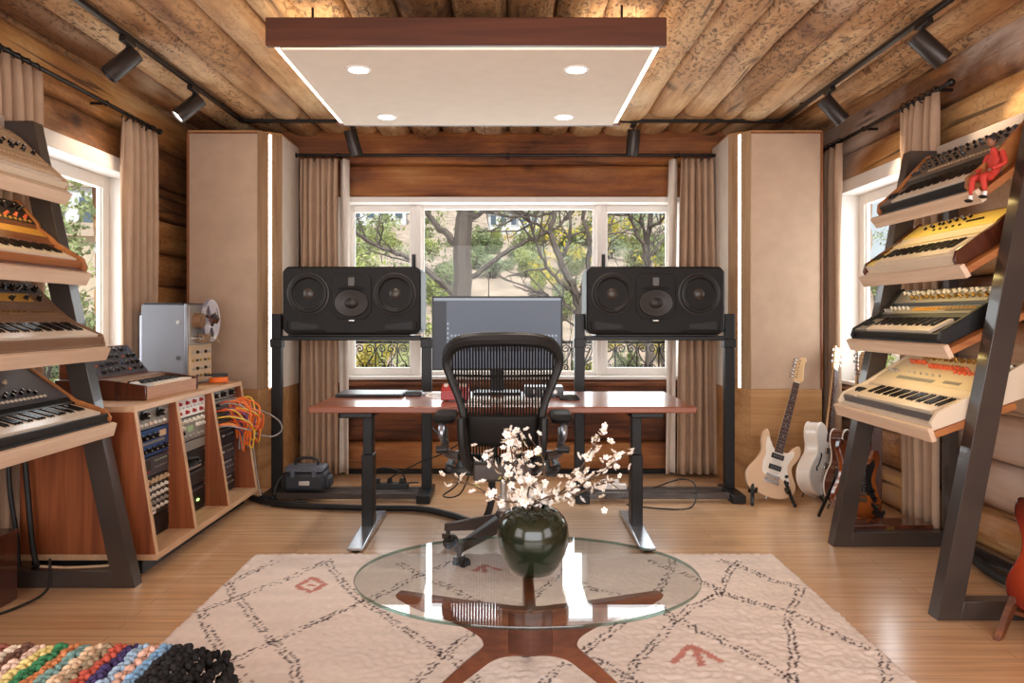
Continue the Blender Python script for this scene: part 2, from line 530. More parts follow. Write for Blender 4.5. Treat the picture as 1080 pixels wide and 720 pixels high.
# ------------------------------------------------------------------ mesh building
class MB:
    def __init__(self):
        self.v, self.f, self.m = [], [], []

    def add(self, vs, fs, mi=0, T=None):
        o = len(self.v)
        if T is not None:
            vs = [T @ Vector(p) for p in vs]
        self.v += [tuple(p) for p in vs]
        self.f += [tuple(i + o for i in f) for f in fs]
        self.m += [mi] * len(fs)
        return self

    def box(self, a, b, mi=0, T=None):
        x0, y0, z0 = a
        x1, y1, z1 = b
        vs = [(x0, y0, z0), (x1, y0, z0), (x1, y1, z0), (x0, y1, z0), (x0, y0, z1), (x1, y0, z1), (x1, y1, z1), (x0, y1, z1)]
        fs = [(0, 3, 2, 1), (4, 5, 6, 7), (0, 1, 5, 4), (1, 2, 6, 5), (2, 3, 7, 6), (3, 0, 4, 7)]
        return self.add(vs, fs, mi, T)

    def prism(self, pts, a, b, axis='y', mi=0, T=None):
        """polygon extruded along axis. pts are the two other coords in xyz order"""
        n = len(pts)

        def P(p, t):
            return {'x': (t, p[0], p[1]), 'y': (p[0], t, p[1]), 'z': (p[0], p[1], t)}[axis]
        vs = [P(p, a) for p in pts] + [P(p, b) for p in pts]
        fs = [tuple(range(n)), tuple(range(2 * n - 1, n - 1, -1))] + [(i, i + n, (i + 1) % n + n, (i + 1) % n) for i in range(n)]
        return self.add(vs, fs, mi, T)

    def tube(self, pts, r, n=8, mi=0, T=None, closed=False, caps=True):
        pts = [Vector(p) for p in pts]
        m = len(pts)
        rr = r if isinstance(r, (list, tuple)) else [r] * m
        vs, fs = [], []
        prev = None
        for i, p in enumerate(pts):
            if closed:
                t = pts[(i + 1) % m] - pts[i - 1]
            else:
                t = pts[min(i + 1, m - 1)] - pts[max(i - 1, 0)]
            if t.length < 1e-9:
                t = Vector((0, 0, 1))
            t.normalize()
            if prev is None:
                ref = Vector((0, 0, 1)) if abs(t.z) < 0.9 else Vector((1, 0, 0))
                u = t.cross(ref).normalized()
            else:
                u = prev - t * prev.dot(t)
                if u.length < 1e-6:
                    u = t.orthogonal()
                u.normalize()
            prev = u
            w = t.cross(u)
            for k in range(n):
                a = 2 * PI * k / n
                vs.append(p + (u * math.cos(a) + w * math.sin(a)) * rr[i])
        last = m if closed else m - 1
        for i in range(last):
            j = (i + 1) % m
            for k in range(n):
                fs.append((i * n + k, i * n + (k + 1) % n, j * n + (k + 1) % n, j * n + k))
        if caps and not closed:
            fs.append(tuple(range(n - 1, -1, -1)))
            fs.append(tuple((m - 1) * n + k for k in range(n)))
        return self.add(vs, fs, mi, T)

    def cyl(self, p0, p1, r0, r1=None, n=16, mi=0, T=None):
        return self.tube([p0, p1], [r0, r0 if r1 is None else r1], n, mi, T)

    def lathe(self, prof, n=32, mi=0, T=None):
        """prof [(r, z)] around z; open ends with r=0 become poles"""
        vs, fs = [], []
        rings = []
        for r, z in prof:
            if r < 1e-6:
                rings.append([len(vs)])
                vs.append((0, 0, z))
            else:
                rings.append(list(range(len(vs), len(vs) + n)))
                vs += [(r * math.cos(2 * PI * k / n), r * math.sin(2 * PI * k / n), z) for k in range(n)]
        for a, b in zip(rings, rings[1:]):
            for k in range(n):
                k2 = (k + 1) % n
                if len(a) == 1 and len(b) == 1:
                    continue
                if len(a) == 1:
                    fs.append((a[0], b[k2], b[k]))
                elif len(b) == 1:
                    fs.append((a[k], a[k2], b[0]))
                else:
                    fs.append((a[k], a[k2], b[k2], b[k]))
        return self.add(vs, fs, mi, T)

    def ball(self, c, r, n=10, mi=0, T=None, sc=(1, 1, 1)):
        prof = [(math.sin(PI * i / (n // 2 + 1)), -math.cos(PI * i / (n // 2 + 1))) for i in range(n // 2 + 2)]
        prof[0] = (0, -1)
        prof[-1] = (0, 1)
        K = Matrix.Translation(Vector(c)) @ Matrix.Diagonal((r * sc[0], r * sc[1], r * sc[2], 1))
        return self.lathe(prof, n, mi, (T @ K) if T is not None else K)

    def mesh(self, name, mats, smooth=35, fix=True):
        me = bpy.data.meshes.new(name)
        me.from_pydata(self.v, [], self.f)
        for mt in mats if isinstance(mats, (list, tuple)) else [mats]:
            me.materials.append(mt)
        me.polygons.foreach_set('material_index', self.m)
        if fix:
            bm = bmesh.new()
            bm.from_mesh(me)
            bmesh.ops.recalc_face_normals(bm, faces=bm.faces)
            bm.to_mesh(me)
            bm.free()
        if smooth:
            me.polygons.foreach_set('use_smooth', [True] * len(me.polygons))
            me.set_sharp_from_angle(angle=R(smooth))
        me.update()
        return me


def link(name, me, parent=None, loc=None, rot=None, bevel=0.0, label=None, seg=2):
    o = bpy.data.objects.new(name, me)
    COL.objects.link(o)
    if parent is not None:
        o.parent = parent
    if loc is not None:
        o.location = loc
    if rot is not None:
        o.rotation_euler = rot
    if bevel:
        bv = o.modifiers.new('bevel', 'BEVEL')
        bv.width = bevel
        bv.segments = seg
        bv.limit_method = 'ANGLE'
        bv.angle_limit = R(40)
    if label:
        o['label'] = label
    return o


def part(name, mb, mats, parent, bevel=0.0, label=None, loc=None, rot=None, smooth=35):
    return link(name, mb.mesh(name, mats, smooth), parent, loc, rot, bevel, label)


def thing(name, label, cat, loc=(0, 0, 0), rot=(0, 0, 0), group=None):
    o = bpy.data.objects.new(name, None)
    o.empty_display_size = 0.1
    COL.objects.link(o)
    o.location = loc
    o.rotation_euler = rot
    o['label'] = label
    o['category'] = cat
    if group:
        o['group'] = group
    return o


def single(name, mb, mats, label, cat, loc=(0, 0, 0), rot=(0, 0, 0), bevel=0.0, group=None, smooth=35):
    o = link(name, mb.mesh(name, mats, smooth), None, loc, rot, bevel)
    o['label'] = label
    o['category'] = cat
    if group:
        o['group'] = group
    return o


def structure(name, mb, mats, parent=None, bevel=0.0, smooth=35, label=None):
    o = link(name, mb.mesh(name, mats, smooth), parent, None, None, bevel)
    if parent is None:
        o['kind'] = 'structure'
    if label:
        o['label'] = label
    return o


def px(x, y, d):
    """a point of the room seen in direction (x, y) at distance d along the room's depth"""
    return Vector(((x - 537) * d / 780, d, 1.2 - (y - 335) * d / 780))


def crom(pts, n=8, closed=False):
    """Catmull-Rom through points"""
    pts = [Vector(p) for p in pts]
    m = len(pts)
    out = []
    rng = m if closed else m - 1
    for i in range(rng):
        if closed:
            p0, p1, p2, p3 = pts[i - 1], pts[i], pts[(i + 1) % m], pts[(i + 2) % m]
        else:
            p0, p1, p2, p3 = pts[max(i - 1, 0)], pts[i], pts[i + 1], pts[min(i + 2, m - 1)]
        for k in range(n):
            t = k / n
            out.append(0.5 * ((2 * p1) + (p2 - p0) * t + (2 * p0 - 5 * p1 + 4 * p2 - p3) * t * t + (3 * p1 - p0 - 3 * p2 + p3) * t ** 3))
    if not closed:
        out.append(pts[-1])
    return out


# ================================================================== THE ROOM
WX, WY, RY = 2.45, 5.76, -2.2
ZR = [0, .24, .48, .72, .953, 1.187, 1.42, 1.653, 1.887, 2.12, 2.385, 2.66]


def log_seg(mb, tints, u0, u1, vc, hh, nb, T, depth=0.13, bulge=0.05, tint=0.0, seed=0.0, sup=4.2):
    """one hewn log: along local x from u0 to u1, centre z=vc, half height hh, its face towards local -y"""
    nu = max(2, int((u1 - u0) / 0.12))
    nk = 18
    vs, fs = [], []
    for i in range(nu + 1):
        u = u0 + (u1 - u0) * i / nu
        for k in range(nk):
            a = 2 * PI * k / nk
            c, s = math.cos(a), math.sin(a)
            e = 2 / sup
            y = math.copysign(abs(c) ** e, c)
            z = math.copysign(abs(s) ** e, s)
            nz_ = noise.noise(Vector((u * 1.3 + seed, c * 0.7 + vc * 3, s * 0.7))) * 0.016 + noise.noise(Vector((u * 5 + seed, c * 2.0, s * 2 + vc))) * 0.006
            vs.append((u, (depth - bulge) - y * (depth + nz_), vc + z * (hh + nz_ * 0.5)))
    for i in range(nu):
        for k in range(nk):
            fs.append((i * nk + k, i * nk + (k + 1) % nk, (i + 1) * nk + (k + 1) % nk, (i + 1) * nk + k))
    fs.append(tuple(range(nk)))
    fs.append(tuple(nu * nk + k for k in range(nk)))
    mb.add(vs, fs, 0, T)
    tints += [tint] * len(vs)


def log_wall(name, T, u0, u1, holes, material, bulge=0.04, sup=4.2, round_below=0.0):
    mb, tints = MB(), []
    rnd = random.Random(name)
    for i in range(len(ZR) - 1):
        z0, z1 = ZR[i], ZR[i + 1]
        segs = [(u0, u1)]
        for (a, b, h0, h1) in holes:
            if z0 < h1 - 0.01 and z1 > h0 + 0.01:
                ns = []
                for s in segs:
                    if s[0] < a:
                        ns.append((s[0], min(a, s[1])))
                    if s[1] > b:
                        ns.append((max(b, s[0]), s[1]))
                segs = ns
        for s in segs:
            if s[1] - s[0] > 0.03:
                log_seg(mb, tints, s[0], s[1], (z0 + z1) / 2, (z1 - z0) / 2 * 1.01, 0, T, bulge=bulge if z1 > round_below else bulge + .03, tint=rnd.uniform(-1, 1), seed=rnd.uniform(0, 90), sup=sup if z1 > round_below else 2.7)
    o = structure(name, mb, material, smooth=50)
    at = o.data.attributes.new('tint', 'FLOAT', 'POINT')
    at.data.foreach_set('value', tints)
    return o


T_back = Matrix.Translation((0, WY, 0))
T_left = Matrix.Translation((-WX, 0, 0)) @ Matrix.Rotation(R(90), 4, 'Z')     # local x -> +Y, local -y -> +X
T_right = Matrix.Translation((WX, 0, 0)) @ Matrix.Rotation(R(-90), 4, 'Z')    # local x -> -Y, local -y -> -X
WB = (-1.32, 1.34)
WL = (3.55, 4.75)
WRr = (4.30, 5.42)
WZ = (0.72, 2.12)
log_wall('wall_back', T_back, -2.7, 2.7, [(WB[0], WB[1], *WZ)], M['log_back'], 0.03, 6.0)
log_wall('wall_left', T_left, RY, WY + 0.1, [(WL[0], WL[1], *WZ)], M['log_side'])
log_wall('wall_right', T_right, -WY - 0.1, -RY, [(-WRr[1], -WRr[0], *WZ)], M['log_worn'], round_below=1.0)
# unseen rear wall, its wide opening made to let light in
mb = MB()
mb.box((-2.7, RY - 0.2, 0), (-2.1, RY, 2.66)).box((2.1, RY - 0.2, 0), (2.7, RY, 2.66)).box((-2.1, RY - 0.2, 2.56), (2.1, RY, 2.66)).box((-2.1, RY - 0.2, 0), (2.1, RY, 0.3))
structure('wall_rear', mb, M['plaster'])
mb = MB().box((-2.75, RY - 0.2, -0.15), (2.75, WY + 0.25, 0))
structure('floor', mb, M['floor'])
# ceiling of round logs running to the back wall
mb, tints = MB(), []
rnd = random.Random(3)
x = -2.62
while x < 2.62:
    w = rnd.uniform(0.19, 0.27)
    T = Matrix.Translation((x + w / 2, 0, 2.66)) @ Matrix.Rotation(R(90), 4, 'Z') @ Matrix.Rotation(R(-90), 4, 'X')
    # local x along Y, local -y down
    T = Matrix(((0, 0, 1, x + w / 2), (1, 0, 0, 0), (0, 1, 0, 2.66), (0, 0, 0, 1)))
    log_seg(mb, tints, RY, WY + 0.2, 0.0, w / 2 * 1.03, 0, T, depth=0.13, bulge=rnd.uniform(0.035, 0.06), tint=rnd.uniform(-1, 1), seed=rnd.uniform(0, 99), sup=3.1)
    x += w
o = structure('ceiling', mb, M['log_ceiling'], smooth=50)
at = o.data.attributes.new('tint', 'FLOAT', 'POINT')
at.data.foreach_set('value', tints)
structure('gap_filler', MB().box((-2.75, WY + 0.14, 2.60), (2.75, WY + 0.3, 2.86)).box((-2.75, RY - .2, 2.60), (-2.66, WY + .3, 2.86)).box((2.66, RY - .2, 2.60), (2.75, WY + .3, 2.86)), M['plaster'])  # filler added to close the gaps where the sky came through
structure('roof', MB().box((-3.3, RY - 0.4, 2.86), (3.3, WY + 0.35, 3.0)), M['plaster'])  # unseen slab added above the ceiling to keep the sun out
structure('baseboard_back', MB().box((-1.6, WY - 0.075, 0.0), (1.55, WY - 0.045, 0.035)), M['black_matte'])


# ---- windows
def window(name, T, u0, u1, z0, z1, panes, depth, casing=0.06):
    """T: local x along the wall, local -y into the room, y=0 on the wall's face line. The sashes stand at y=depth."""
    root = bpy.data.objects.new(name, None)
    COL.objects.link(root)
    root['kind'] = 'structure'
    f = MB()
    # casing proud of the logs, jamb lining through the wall
    yc0, yc1 = -0.062, -0.03
    f.box((u0 - casing, yc0, z0 - 0.02), (u0 + 0.03, yc1, z1 + casing), 0, T)
    f.box((u1 - 0.03, yc0, z0 - 0.02), (u1 + casing, yc1, z1 + casing), 0, T)
    f.box((u0 + 0.03, yc0, z1 - 0.03), (u1 - 0.03, yc1, z1 + casing), 0, T)
    f.box((u0, yc1, z0), (u0 + 0.03, depth + 0.05, z1), 0, T)
    f.box((u1 - 0.03, yc1, z0), (u1, depth + 0.05, z1), 0, T)
    f.box((u0 + 0.03, yc1, z1 - 0.03), (u1 - 0.03, depth + 0.05, z1), 0, T)
    f.box((u0 + 0.03, yc1, z0), (u1 - 0.03, depth + 0.05, z0 + 0.025), 0, T)
    structure('window_frame', f, M['white_paint'], root, bevel=0.004)
    s = MB().box((u0 - casing - 0.02, -0.075, z0 - 0.045), (u1 + casing + 0.02, -0.02, z0 - 0.018), 0, T)
    structure('window_sill', s, M['log_back'], root, bevel=0.004)
    for (a, b, sw, hinge) in panes:
        g = MB()
        zz0, zz1 = z0 + 0.025, z1 - 0.03
        g.box((a, depth, zz0), (a + sw, depth + 0.045, zz1), 0, T).box((b - sw, depth, zz0), (b, depth + 0.045, zz1), 0, T)
        g.box((a + sw, depth, zz0), (b - sw, depth + 0.045, zz0 + sw * 1.1), 0, T).box((a + sw, depth, zz1 - sw), (b - sw, depth + 0.045, zz1), 0, T)
        # inner step
        q = sw * 0.8
        for (c0, c1) in ((a + q, a + sw + .012), (b - sw - .012, b - q)):
            g.box((c0, depth + 0.012, zz0 + q), (c1, depth + 0.035, zz1 - q), 0, T)
        structure('window_sash', g, M['white_paint'], root, bevel=0.004)
        p = MB().box((a + sw * .9, depth + 0.02, zz0 + sw * .9), (b - sw * .9, depth + 0.024, zz1 - sw * .9), 0, T)
        structure('pane', p, M['pane'], root)
        if hinge is not None:
            h = MB().box((hinge - 0.012, depth - 0.035, 1.58), (hinge + 0.012, depth, 1.70), 0, T)
            structure('window_handle', h, M['black_metal'], root, bevel=0.003)
    return root


window('window_1', T_back, WB[0], WB[1], *WZ, [(-1.29, -0.725, 0.055, -0.755), (-0.715, 0.705, 0.03, None), (0.715, 1.31, 0.055, 0.745)], 0.10, 0.012)
mb = MB().box((-0.735, 0.07, WZ[0] + .02), (-0.695, 0.16, WZ[1] - .03), 0, T_back).box((0.69, 0.07, WZ[0] + .02), (0.73, 0.16, WZ[1] - .03), 0, T_back)
structure('window_mullion', mb, M['white_paint'], bpy.data.objects['window_1'], bevel=0.004)
window('window_2', T_left, WL[0], WL[1], *WZ, [(3.58, 4.72, 0.075, 3.9)], 0.10)
window('window_3', T_right, -WRr[1], -WRr[0], *WZ, [(-5.39, -4.33, 0.075, -4.7)], 0.10)


# ================================================================== OUTSIDE
HILL = [(0, -3.3), (13, -3.2), (20, -1.2), (40, 4.2), (80, 10.6), (112, 17.8), (150, 23.5), (400, 24)]


def hill_h(x, y):
    for (ya, za), (yb, zb) in zip(HILL, HILL[1:]):
        if ya <= y <= yb:
            h = za + (zb - za) * (y - ya) / (yb - ya)
            break
    t = max(0.0, y - 13)
    h -= max(0, x / max(y, 1) - 0.13) * 0.30 * t
    h += noise.noise(Vector((x * 0.05, y * 0.05, 3))) * min(1.8, .4 + y * .02) + noise.noise(Vector((x * 0.25, y * 0.25, 1))) * 0.35
    return h


nx, ny = 150, 90
vs = []
for j in range(ny + 1):
    y = 6.6 + 170 * (j / ny) ** 1.5
    for i in range(nx + 1):
        xx = (-1 + 2 * i / nx) * (45 + y)
        vs.append((xx, y, hill_h(xx, y)))
fs = [(j * (nx + 1) + i, j * (nx + 1) + i + 1, (j + 1) * (nx + 1) + i + 1, (j + 1) * (nx + 1) + i) for j in range(ny) for i in range(nx)]
M['hill'] = mat('dry_hillside', '#bfa998', 0.95, var=0.3, vscale=0.9, bump=0.4, bscale=6)
o = structure('hillside_ground', MB().add(vs, fs), M['hill'], smooth=60)


def leaves_mat(name, col, var=0.35):
    m = mat(name, col, 0.7, var=var, vscale=2.0, spec=0.2)
    b = m.node_tree.nodes['Principled BSDF']
    b.inputs['Subsurface Weight'].default_value = 0.0
    return m


GREEN = [leaves_mat('leaf_a', '#98a070'), leaves_mat('leaf_b', '#aeb672'), leaves_mat('leaf_c', '#7d8a62'), leaves_mat('leaf_d', '#cdbb50'), leaves_mat('leaf_e', '#a0aa88')]
M['bark'] = mat('bark', '#6a5f58', 0.9, var=0.3, vscale=5, bump=0.6, bscale=25, stretch=(1, 1, 0.25))


def leaf_cloud(mb, c, rad, n, size, rnd, flat=1.0):
    for _ in range(n):
        d = Vector((rnd.gauss(0, 1), rnd.gauss(0, 1), rnd.gauss(0, 1)))
        d.normalize()
        p = Vector(c) + Vector((d.x * rad[0], d.y * rad[1], d.z * rad[2])) * (rnd.random() ** 0.4)
        u = Vector((rnd.gauss(0, 1), rnd.gauss(0, 1), rnd.gauss(0, 1))).normalized()
        w = u.orthogonal().normalized()
        s = size * rnd.uniform(0.6, 1.3)
        mb.add([p - u * s, p + w * s * 0.45, p + u * s, p - w * s * 0.45], [(0, 1, 2, 3)])


shrub_meshes = []
for i in range(7):
    rnd = random.Random(50 + i)
    mb = MB()
    for k in range(7):
        a = rnd.uniform(0, 2 * PI)
        r = rnd.uniform(0, 0.55)
        leaf_cloud(mb, (math.cos(a) * r, math.sin(a) * r, rnd.uniform(0.35, 0.95)), (0.42, 0.42, 0.38), 260, 0.06, rnd)
    shrub_meshes.append(mb)
stem_mb = MB()
for k in range(5):
    a = k * 1.3
    stem_mb.tube([(0, 0, -0.3), (math.cos(a) * .15, math.sin(a) * .15, .3), (math.cos(a) * .4, math.sin(a) * .4, .8)], [.05, .04, .015], 5)
stem_me = stem_mb.mesh('stem', M['bark'])
shrub_cache = {}


def shrub(x, y, s, kind, g, label, group, sz=1.0):
    key = (kind, g)
    if key not in shrub_cache:
        shrub_cache[key] = shrub_meshes[kind].mesh('foliage', GREEN[g], smooth=0, fix=False)
    t = thing('shrub', label, 'shrub', (x, y, hill_h(x, y) - 0.1), (0, 0, x * 7), group)
    t.scale = (s, s, s * sz)
    link('foliage', shrub_cache[key], t)
    link('stem', stem_me, t)


HOUSES = [(-15.8, 90, 9), (0.6, 80, 6), (-15, 118, 9), (25.5, 100, 8), (-35, 60, 8), (-20.5, 36, 5)]
SPOTS = [(-.72, 11.2, 1), (.95, 10.2, 1), (2.75, 12.5, 1), (.55, 15.5, 1.2), (-.3, 17.5, 1.2), (-2.5, 16.5, 1.2), (3.6, 17, 1.2), (-9.6, 15, 1.5), (-13.5, 19.5, 1.5), (8.6, 16, 1.5), (6.3, 12, 1)]


def free_spot(rnd, gen, r0):
    """a place on the slope clear of houses, trunks and the shrubs already there"""
    for _ in range(60):
        xx, y, s = gen()
        r = s * r0
        if any(abs(xx - hx) < hr + r and -hr * 3.2 - r < y - hy < hr + r for hx, hy, hr in HOUSES):
            continue
        if all((xx - q[0]) ** 2 + (y - q[1]) ** 2 > (r + q[2]) ** 2 for q in SPOTS):
            SPOTS.append((xx, y, r))
            return xx, y, s
    return None


rnd = random.Random(21)
HUE = ['olive green', 'light green', 'dark green', 'yellow-flowering', 'grey-green']


def g_back():
    y = 13 + 80 * rnd.random() ** 2.4
    return rnd.uniform(-0.34, 0.34) * y, y, rnd.uniform(0.5, 1.1) * (0.6 + y / 60)


def g_left():
    y = rnd.uniform(15, 60)
    return -y * rnd.uniform(0.46, 0.85), y, rnd.uniform(.8, 1.5) * (.7 + y / 50)


def g_right():
    y = rnd.uniform(14, 50)
    return y * rnd.uniform(0.42, 0.62), y, rnd.uniform(.8, 1.4) * (.7 + y / 50)


for n_, gen, lab, grp in ((190, g_back, ' shrub on the dry hillside seen through the back windows', 'hillside shrubs, '),
                          (20, g_left, ' bush on the slope seen through the window behind the tape machine', 'bushes beyond the side window by the tape machine, '),
                          (16, g_right, ' bush seen through the window behind the guitars', 'bushes beyond the window by the guitars, ')):
    for i in range(n_):
        q = free_spot(rnd, gen, .62)
        if not q:
            continue
        xx, y, s = q
        g = rnd.choice([0, 0, 1, 2, 2, 4])
        if gen is g_back and abs(xx) < 6 and y < 26 and rnd.random() < 0.45:
            g = 3
        shrub(xx, y, s, rnd.randrange(7), g, HUE[g] + lab, grp + HUE[g], rnd.uniform(0.8, 1.35))


def tree(name, label, base, h, trunk_r, lean, levels, spread, leaf, g, seed, nleaf=16, first=0.45, grp=None):
    rnd = random.Random(seed)
    t = thing(name, label, 'tree', base, (0, 0, 0), grp)
    tk, br, lf = MB(), MB(), MB()
    tips = []

    def limb(p, d, ln, r, lev):
        pts, rs = [p], [r]
        q, dd = p.copy(), d.copy()
        for k in range(4):
            dd = (dd + Vector((rnd.gauss(0, .16), rnd.gauss(0, .16), rnd.gauss(0, .1))) * (.12 if lev == 0 else 1)).normalized()
            q = q + dd * ln / 4
            pts.append(q.copy())
            rs.append(r * (1 - 0.16 * (k + 1)))
        (tk if lev == 0 else br).tube(pts, rs, 7 if lev < 2 else 5)
        if lev >= levels:
            tips.append(q)
            return
        n = rnd.randint(3, 4) if lev < 3 else rnd.randint(2, 3)
        for k in range(n):
            a = rnd.uniform(0, 2 * PI)
            i = rnd.randint(2, 4)
            nd = (dd + Vector((math.cos(a), math.sin(a), rnd.uniform(-.1, .5))) * spread).normalized()
            limb(pts[i], nd, ln * rnd.uniform(.55, .8), rs[i] * .66, lev + 1)
    limb(Vector((0, 0, -.5)), Vector(lean).normalized(), h * first, trunk_r, 0)
    part('trunk', tk, M['bark'], t)
    part('branches', br, M['bark'], t)
    if leaf:
        for p in tips:
            leaf_cloud(lf, p, (leaf * 4, leaf * 4, leaf * 3.4), nleaf, leaf, rnd)
        link('foliage', lf.mesh('foliage', GREEN[g], smooth=0, fix=False), t)
    return t


def gz(x, y):
    return (x, y, hill_h(x, y))


def bare_tree(name, label, x, d, limbs, seed, ntwig):
    """a leafless tree standing d metres out: limbs are drawn from sight lines and given depth of their own"""
    rnd = random.Random(seed)
    base = Vector(gz(x, d))
    t = thing(name, label, 'tree', base)
    tk, br = MB(), MB()
    for i, (pp, r0, r1) in enumerate(limbs):
        dd = 0.0 if i == 0 else rnd.uniform(-1.0, 1.0)
        pts = [px(q[0], q[1], d + dd * k / max(1, len(pp) - 1)) - base for k, q in enumerate(pp)]
        if i == 0:
            pts = [Vector((pts[0].x, 0, -.4))] + pts
        pts = crom(pts, 5)
        n = len(pts)
        for k in range(1, n):
            pts[k] = pts[k] + Vector((rnd.gauss(0, .012), rnd.gauss(0, .012), rnd.gauss(0, .012)))
        (tk if i == 0 else br).tube(pts, [r0 + (r1 - r0) * k / (n - 1) for k in range(n)], 7 if i == 0 else 5)
        for _ in range(ntwig if i else ntwig // 2):
            k = rnd.randint(n // 3, n - 2)
            q = pts[k]
            dv = ((pts[k + 1] - pts[k - 1]).normalized() + Vector((rnd.gauss(0, .7), rnd.gauss(0, .7), rnd.gauss(.25, .5)))).normalized()
            ln = rnd.uniform(.3, .9)
            tw = [q]
            for s in range(5):
                dv = (dv + Vector((rnd.gauss(0, .22), rnd.gauss(0, .22), rnd.gauss(.05, .2)))).normalized()
                tw.append(tw[-1] + dv * ln / 5)
            br.tube(tw, [.016, .014, .012, .010, .008, .005], 4)
            for s in (2, 3, 4):
                d2 = (dv + Vector((rnd.gauss(0, .9), rnd.gauss(0, .9), rnd.gauss(0, .7)))).normalized()
                br.tube([tw[s], tw[s] + d2 * ln * .2, tw[s] + d2 * ln * .38 + Vector((0, 0, .03))], [.008, .006, .004], 4)
    part('trunk', tk, M['bark'], t)
    part('branches', br, M['bark'], t)
    return t


bare_tree('tree', 'thick grey tree trunk rising past the window behind the monitor', -0.72, 11.2,
          [([(486, 460), (486, 380), (487, 320), (488, 260), (490, 215), (491, 160), (494, 90)], .17, .11),
           ([(486, 262), (470, 248), (456, 232), (446, 214), (436, 190)], .065, .03), ([(484, 318), (468, 300), (450, 286), (430, 272), (398, 260), (374, 242), (358, 216)], .06, .02),
           ([(490, 238), (504, 226), (524, 221), (546, 223), (570, 228), (590, 222)], .045, .018), ([(489, 298), (508, 284), (534, 266), (560, 252), (586, 240), (602, 228)], .05, .018),
           ([(490, 215), (478, 195), (470, 165)], .06, .03)], 5, 7)
bare_tree('bare_tree', 'bare thin-branched tree between the monitor and the loudspeaker by the guitars', 0.98, 10.2,
          [([(613, 440), (612, 390), (611, 340), (605, 306), (591, 276), (581, 246), (584, 222), (580, 180)], .085, .025),
           ([(611, 336), (616, 302), (622, 270), (618, 240), (612, 200)], .05, .02), ([(605, 306), (595, 300), (579, 283), (568, 262), (560, 238)], .035, .015),
           ([(622, 270), (629, 250), (633, 222), (640, 190)], .03, .015), ([(591, 276), (600, 254), (602, 230), (598, 196)], .035, .015),
           ([(581, 246), (566, 236), (552, 229), (538, 231)], .025, .012), ([(611, 330), (598, 325), (580, 312), (564, 306)], .03, .012), ([(611, 345), (622, 330), (630, 305), (634, 280)], .03, .012)], 11, 8)
bare_tree('bare_tree', 'dark bare tree in the casement above the loudspeaker by the guitars', 2.36, 12.5,
          [([(684, 420), (684, 330), (683, 285), (682, 252), (686, 228), (692, 200)], .09, .035), ([(683, 264), (672, 246), (664, 226), (660, 205)], .04, .018),
           ([(685, 240), (696, 234), (706, 222)], .035, .015), ([(683, 280), (692, 264), (702, 250), (712, 244)], .035, .015), ([(682, 252), (676, 232), (678, 205)], .03, .015)], 17, 8)
tree('leafy_tree', 'yellow-leaved tree behind the bare branches in the middle window', gz(0.55, 15.5), 8.0, 0.08, (0, 0, 1), 4, 0.9, 0.05, 3, 23, 26)
tree('leafy_tree', 'olive leafy tree low behind the thick grey trunk', gz(-0.3, 17.5), 7.5, 0.08, (0, 0, 1), 4, 0.9, 0.055, 0, 27, 30)
tree('leafy_tree', 'light green leafy tree by the loudspeaker next to the bag', gz(-2.5, 16.5), 6.0, 0.08, (0, 0, 1), 4, 0.9, 0.055, 1, 29, 30)
tree('leafy_tree', 'grey-green leafy tree beyond the casement next to the guitars', gz(3.6, 17.0), 7.5, 0.08, (0, 0, 1), 4, 0.9, 0.055, 4, 33, 30)
tree('leafy_tree', 'tall leafy tree outside the window behind the tape machine', gz(-9.6, 15.0), 8, 0.14, (0, 0, 1), 4, 0.8, 0.07, 0, 31, 40)
tree('leafy_tree', 'paler leafy tree beside the house seen past the synth rack', gz(-13.5, 19.5), 7.5, 0.14, (0, 0, 1), 4, 0.8, 0.07, 1, 37, 40)
tree('leafy_tree', 'airy tree outside the window behind the guitars', gz(8.6, 16.0), 9, 0.12, (0, 0, 1), 4, 0.8, 0.06, 4, 41, 26)
tree('leafy_tree', 'light green tree low outside the window behind the guitars', gz(6.3, 12.0), 5, 0.08, (0, 0, 1), 4, 0.9, 0.055, 1, 43, 26)

M['house_white'] = mat('house_white', '#d8dade', 0.8, var=0.04)
M['house_tan'] = mat('house_tan', '#cdbba4', 0.8, var=0.05)
M['roof_grey'] = mat('roof_grey', '#9aa0aa', 0.8, var=0.1)
M['roof_tan'] = mat('roof_tan', '#b79f8a', 0.8, var=0.1)
M['house_glass'] = mat('house_glass', '#5c6a78', 0.2, var=0.1)


def house(label, x, y, w, dp, h, wall, roof, gable=True, nwin=4, rotz=0.0):
    z = hill_h(x, y) - 0.2
    t = thing('house', label, 'house', (x, y, z), (0, 0, rotz))
    part('wall', MB().box((-w / 2, -dp / 2, -2.5), (w / 2, dp / 2, h)), wall, t)
    r = MB()
    if gable:
        r.prism([(-dp / 2 - .4, h), (dp / 2 + .4, h), (0, h + dp * .22)], -w / 2 - .4, w / 2 + .4, 'x')
    else:
        r.box((-w / 2 - .4, -dp / 2 - .5, h), (w / 2 + .4, dp / 2 + .4, h + .25))
    part('roof', r, roof, t)
    for k in range(nwin):
        cx = -w / 2 + w * (k + .5) / nwin
        ww = w / nwin * .3
        wn_ = part('window', MB().box((cx - ww, -dp / 2 - .06, h * .25), (cx + ww, -dp / 2 + .05, h * .85)), M['house_white'], t)
        part('pane', MB().box((cx - ww * .85, -dp / 2 - .09, h * .3), (cx + ww * .85, -dp / 2 - .05, h * .8)), M['house_glass'], wn_)
    return t


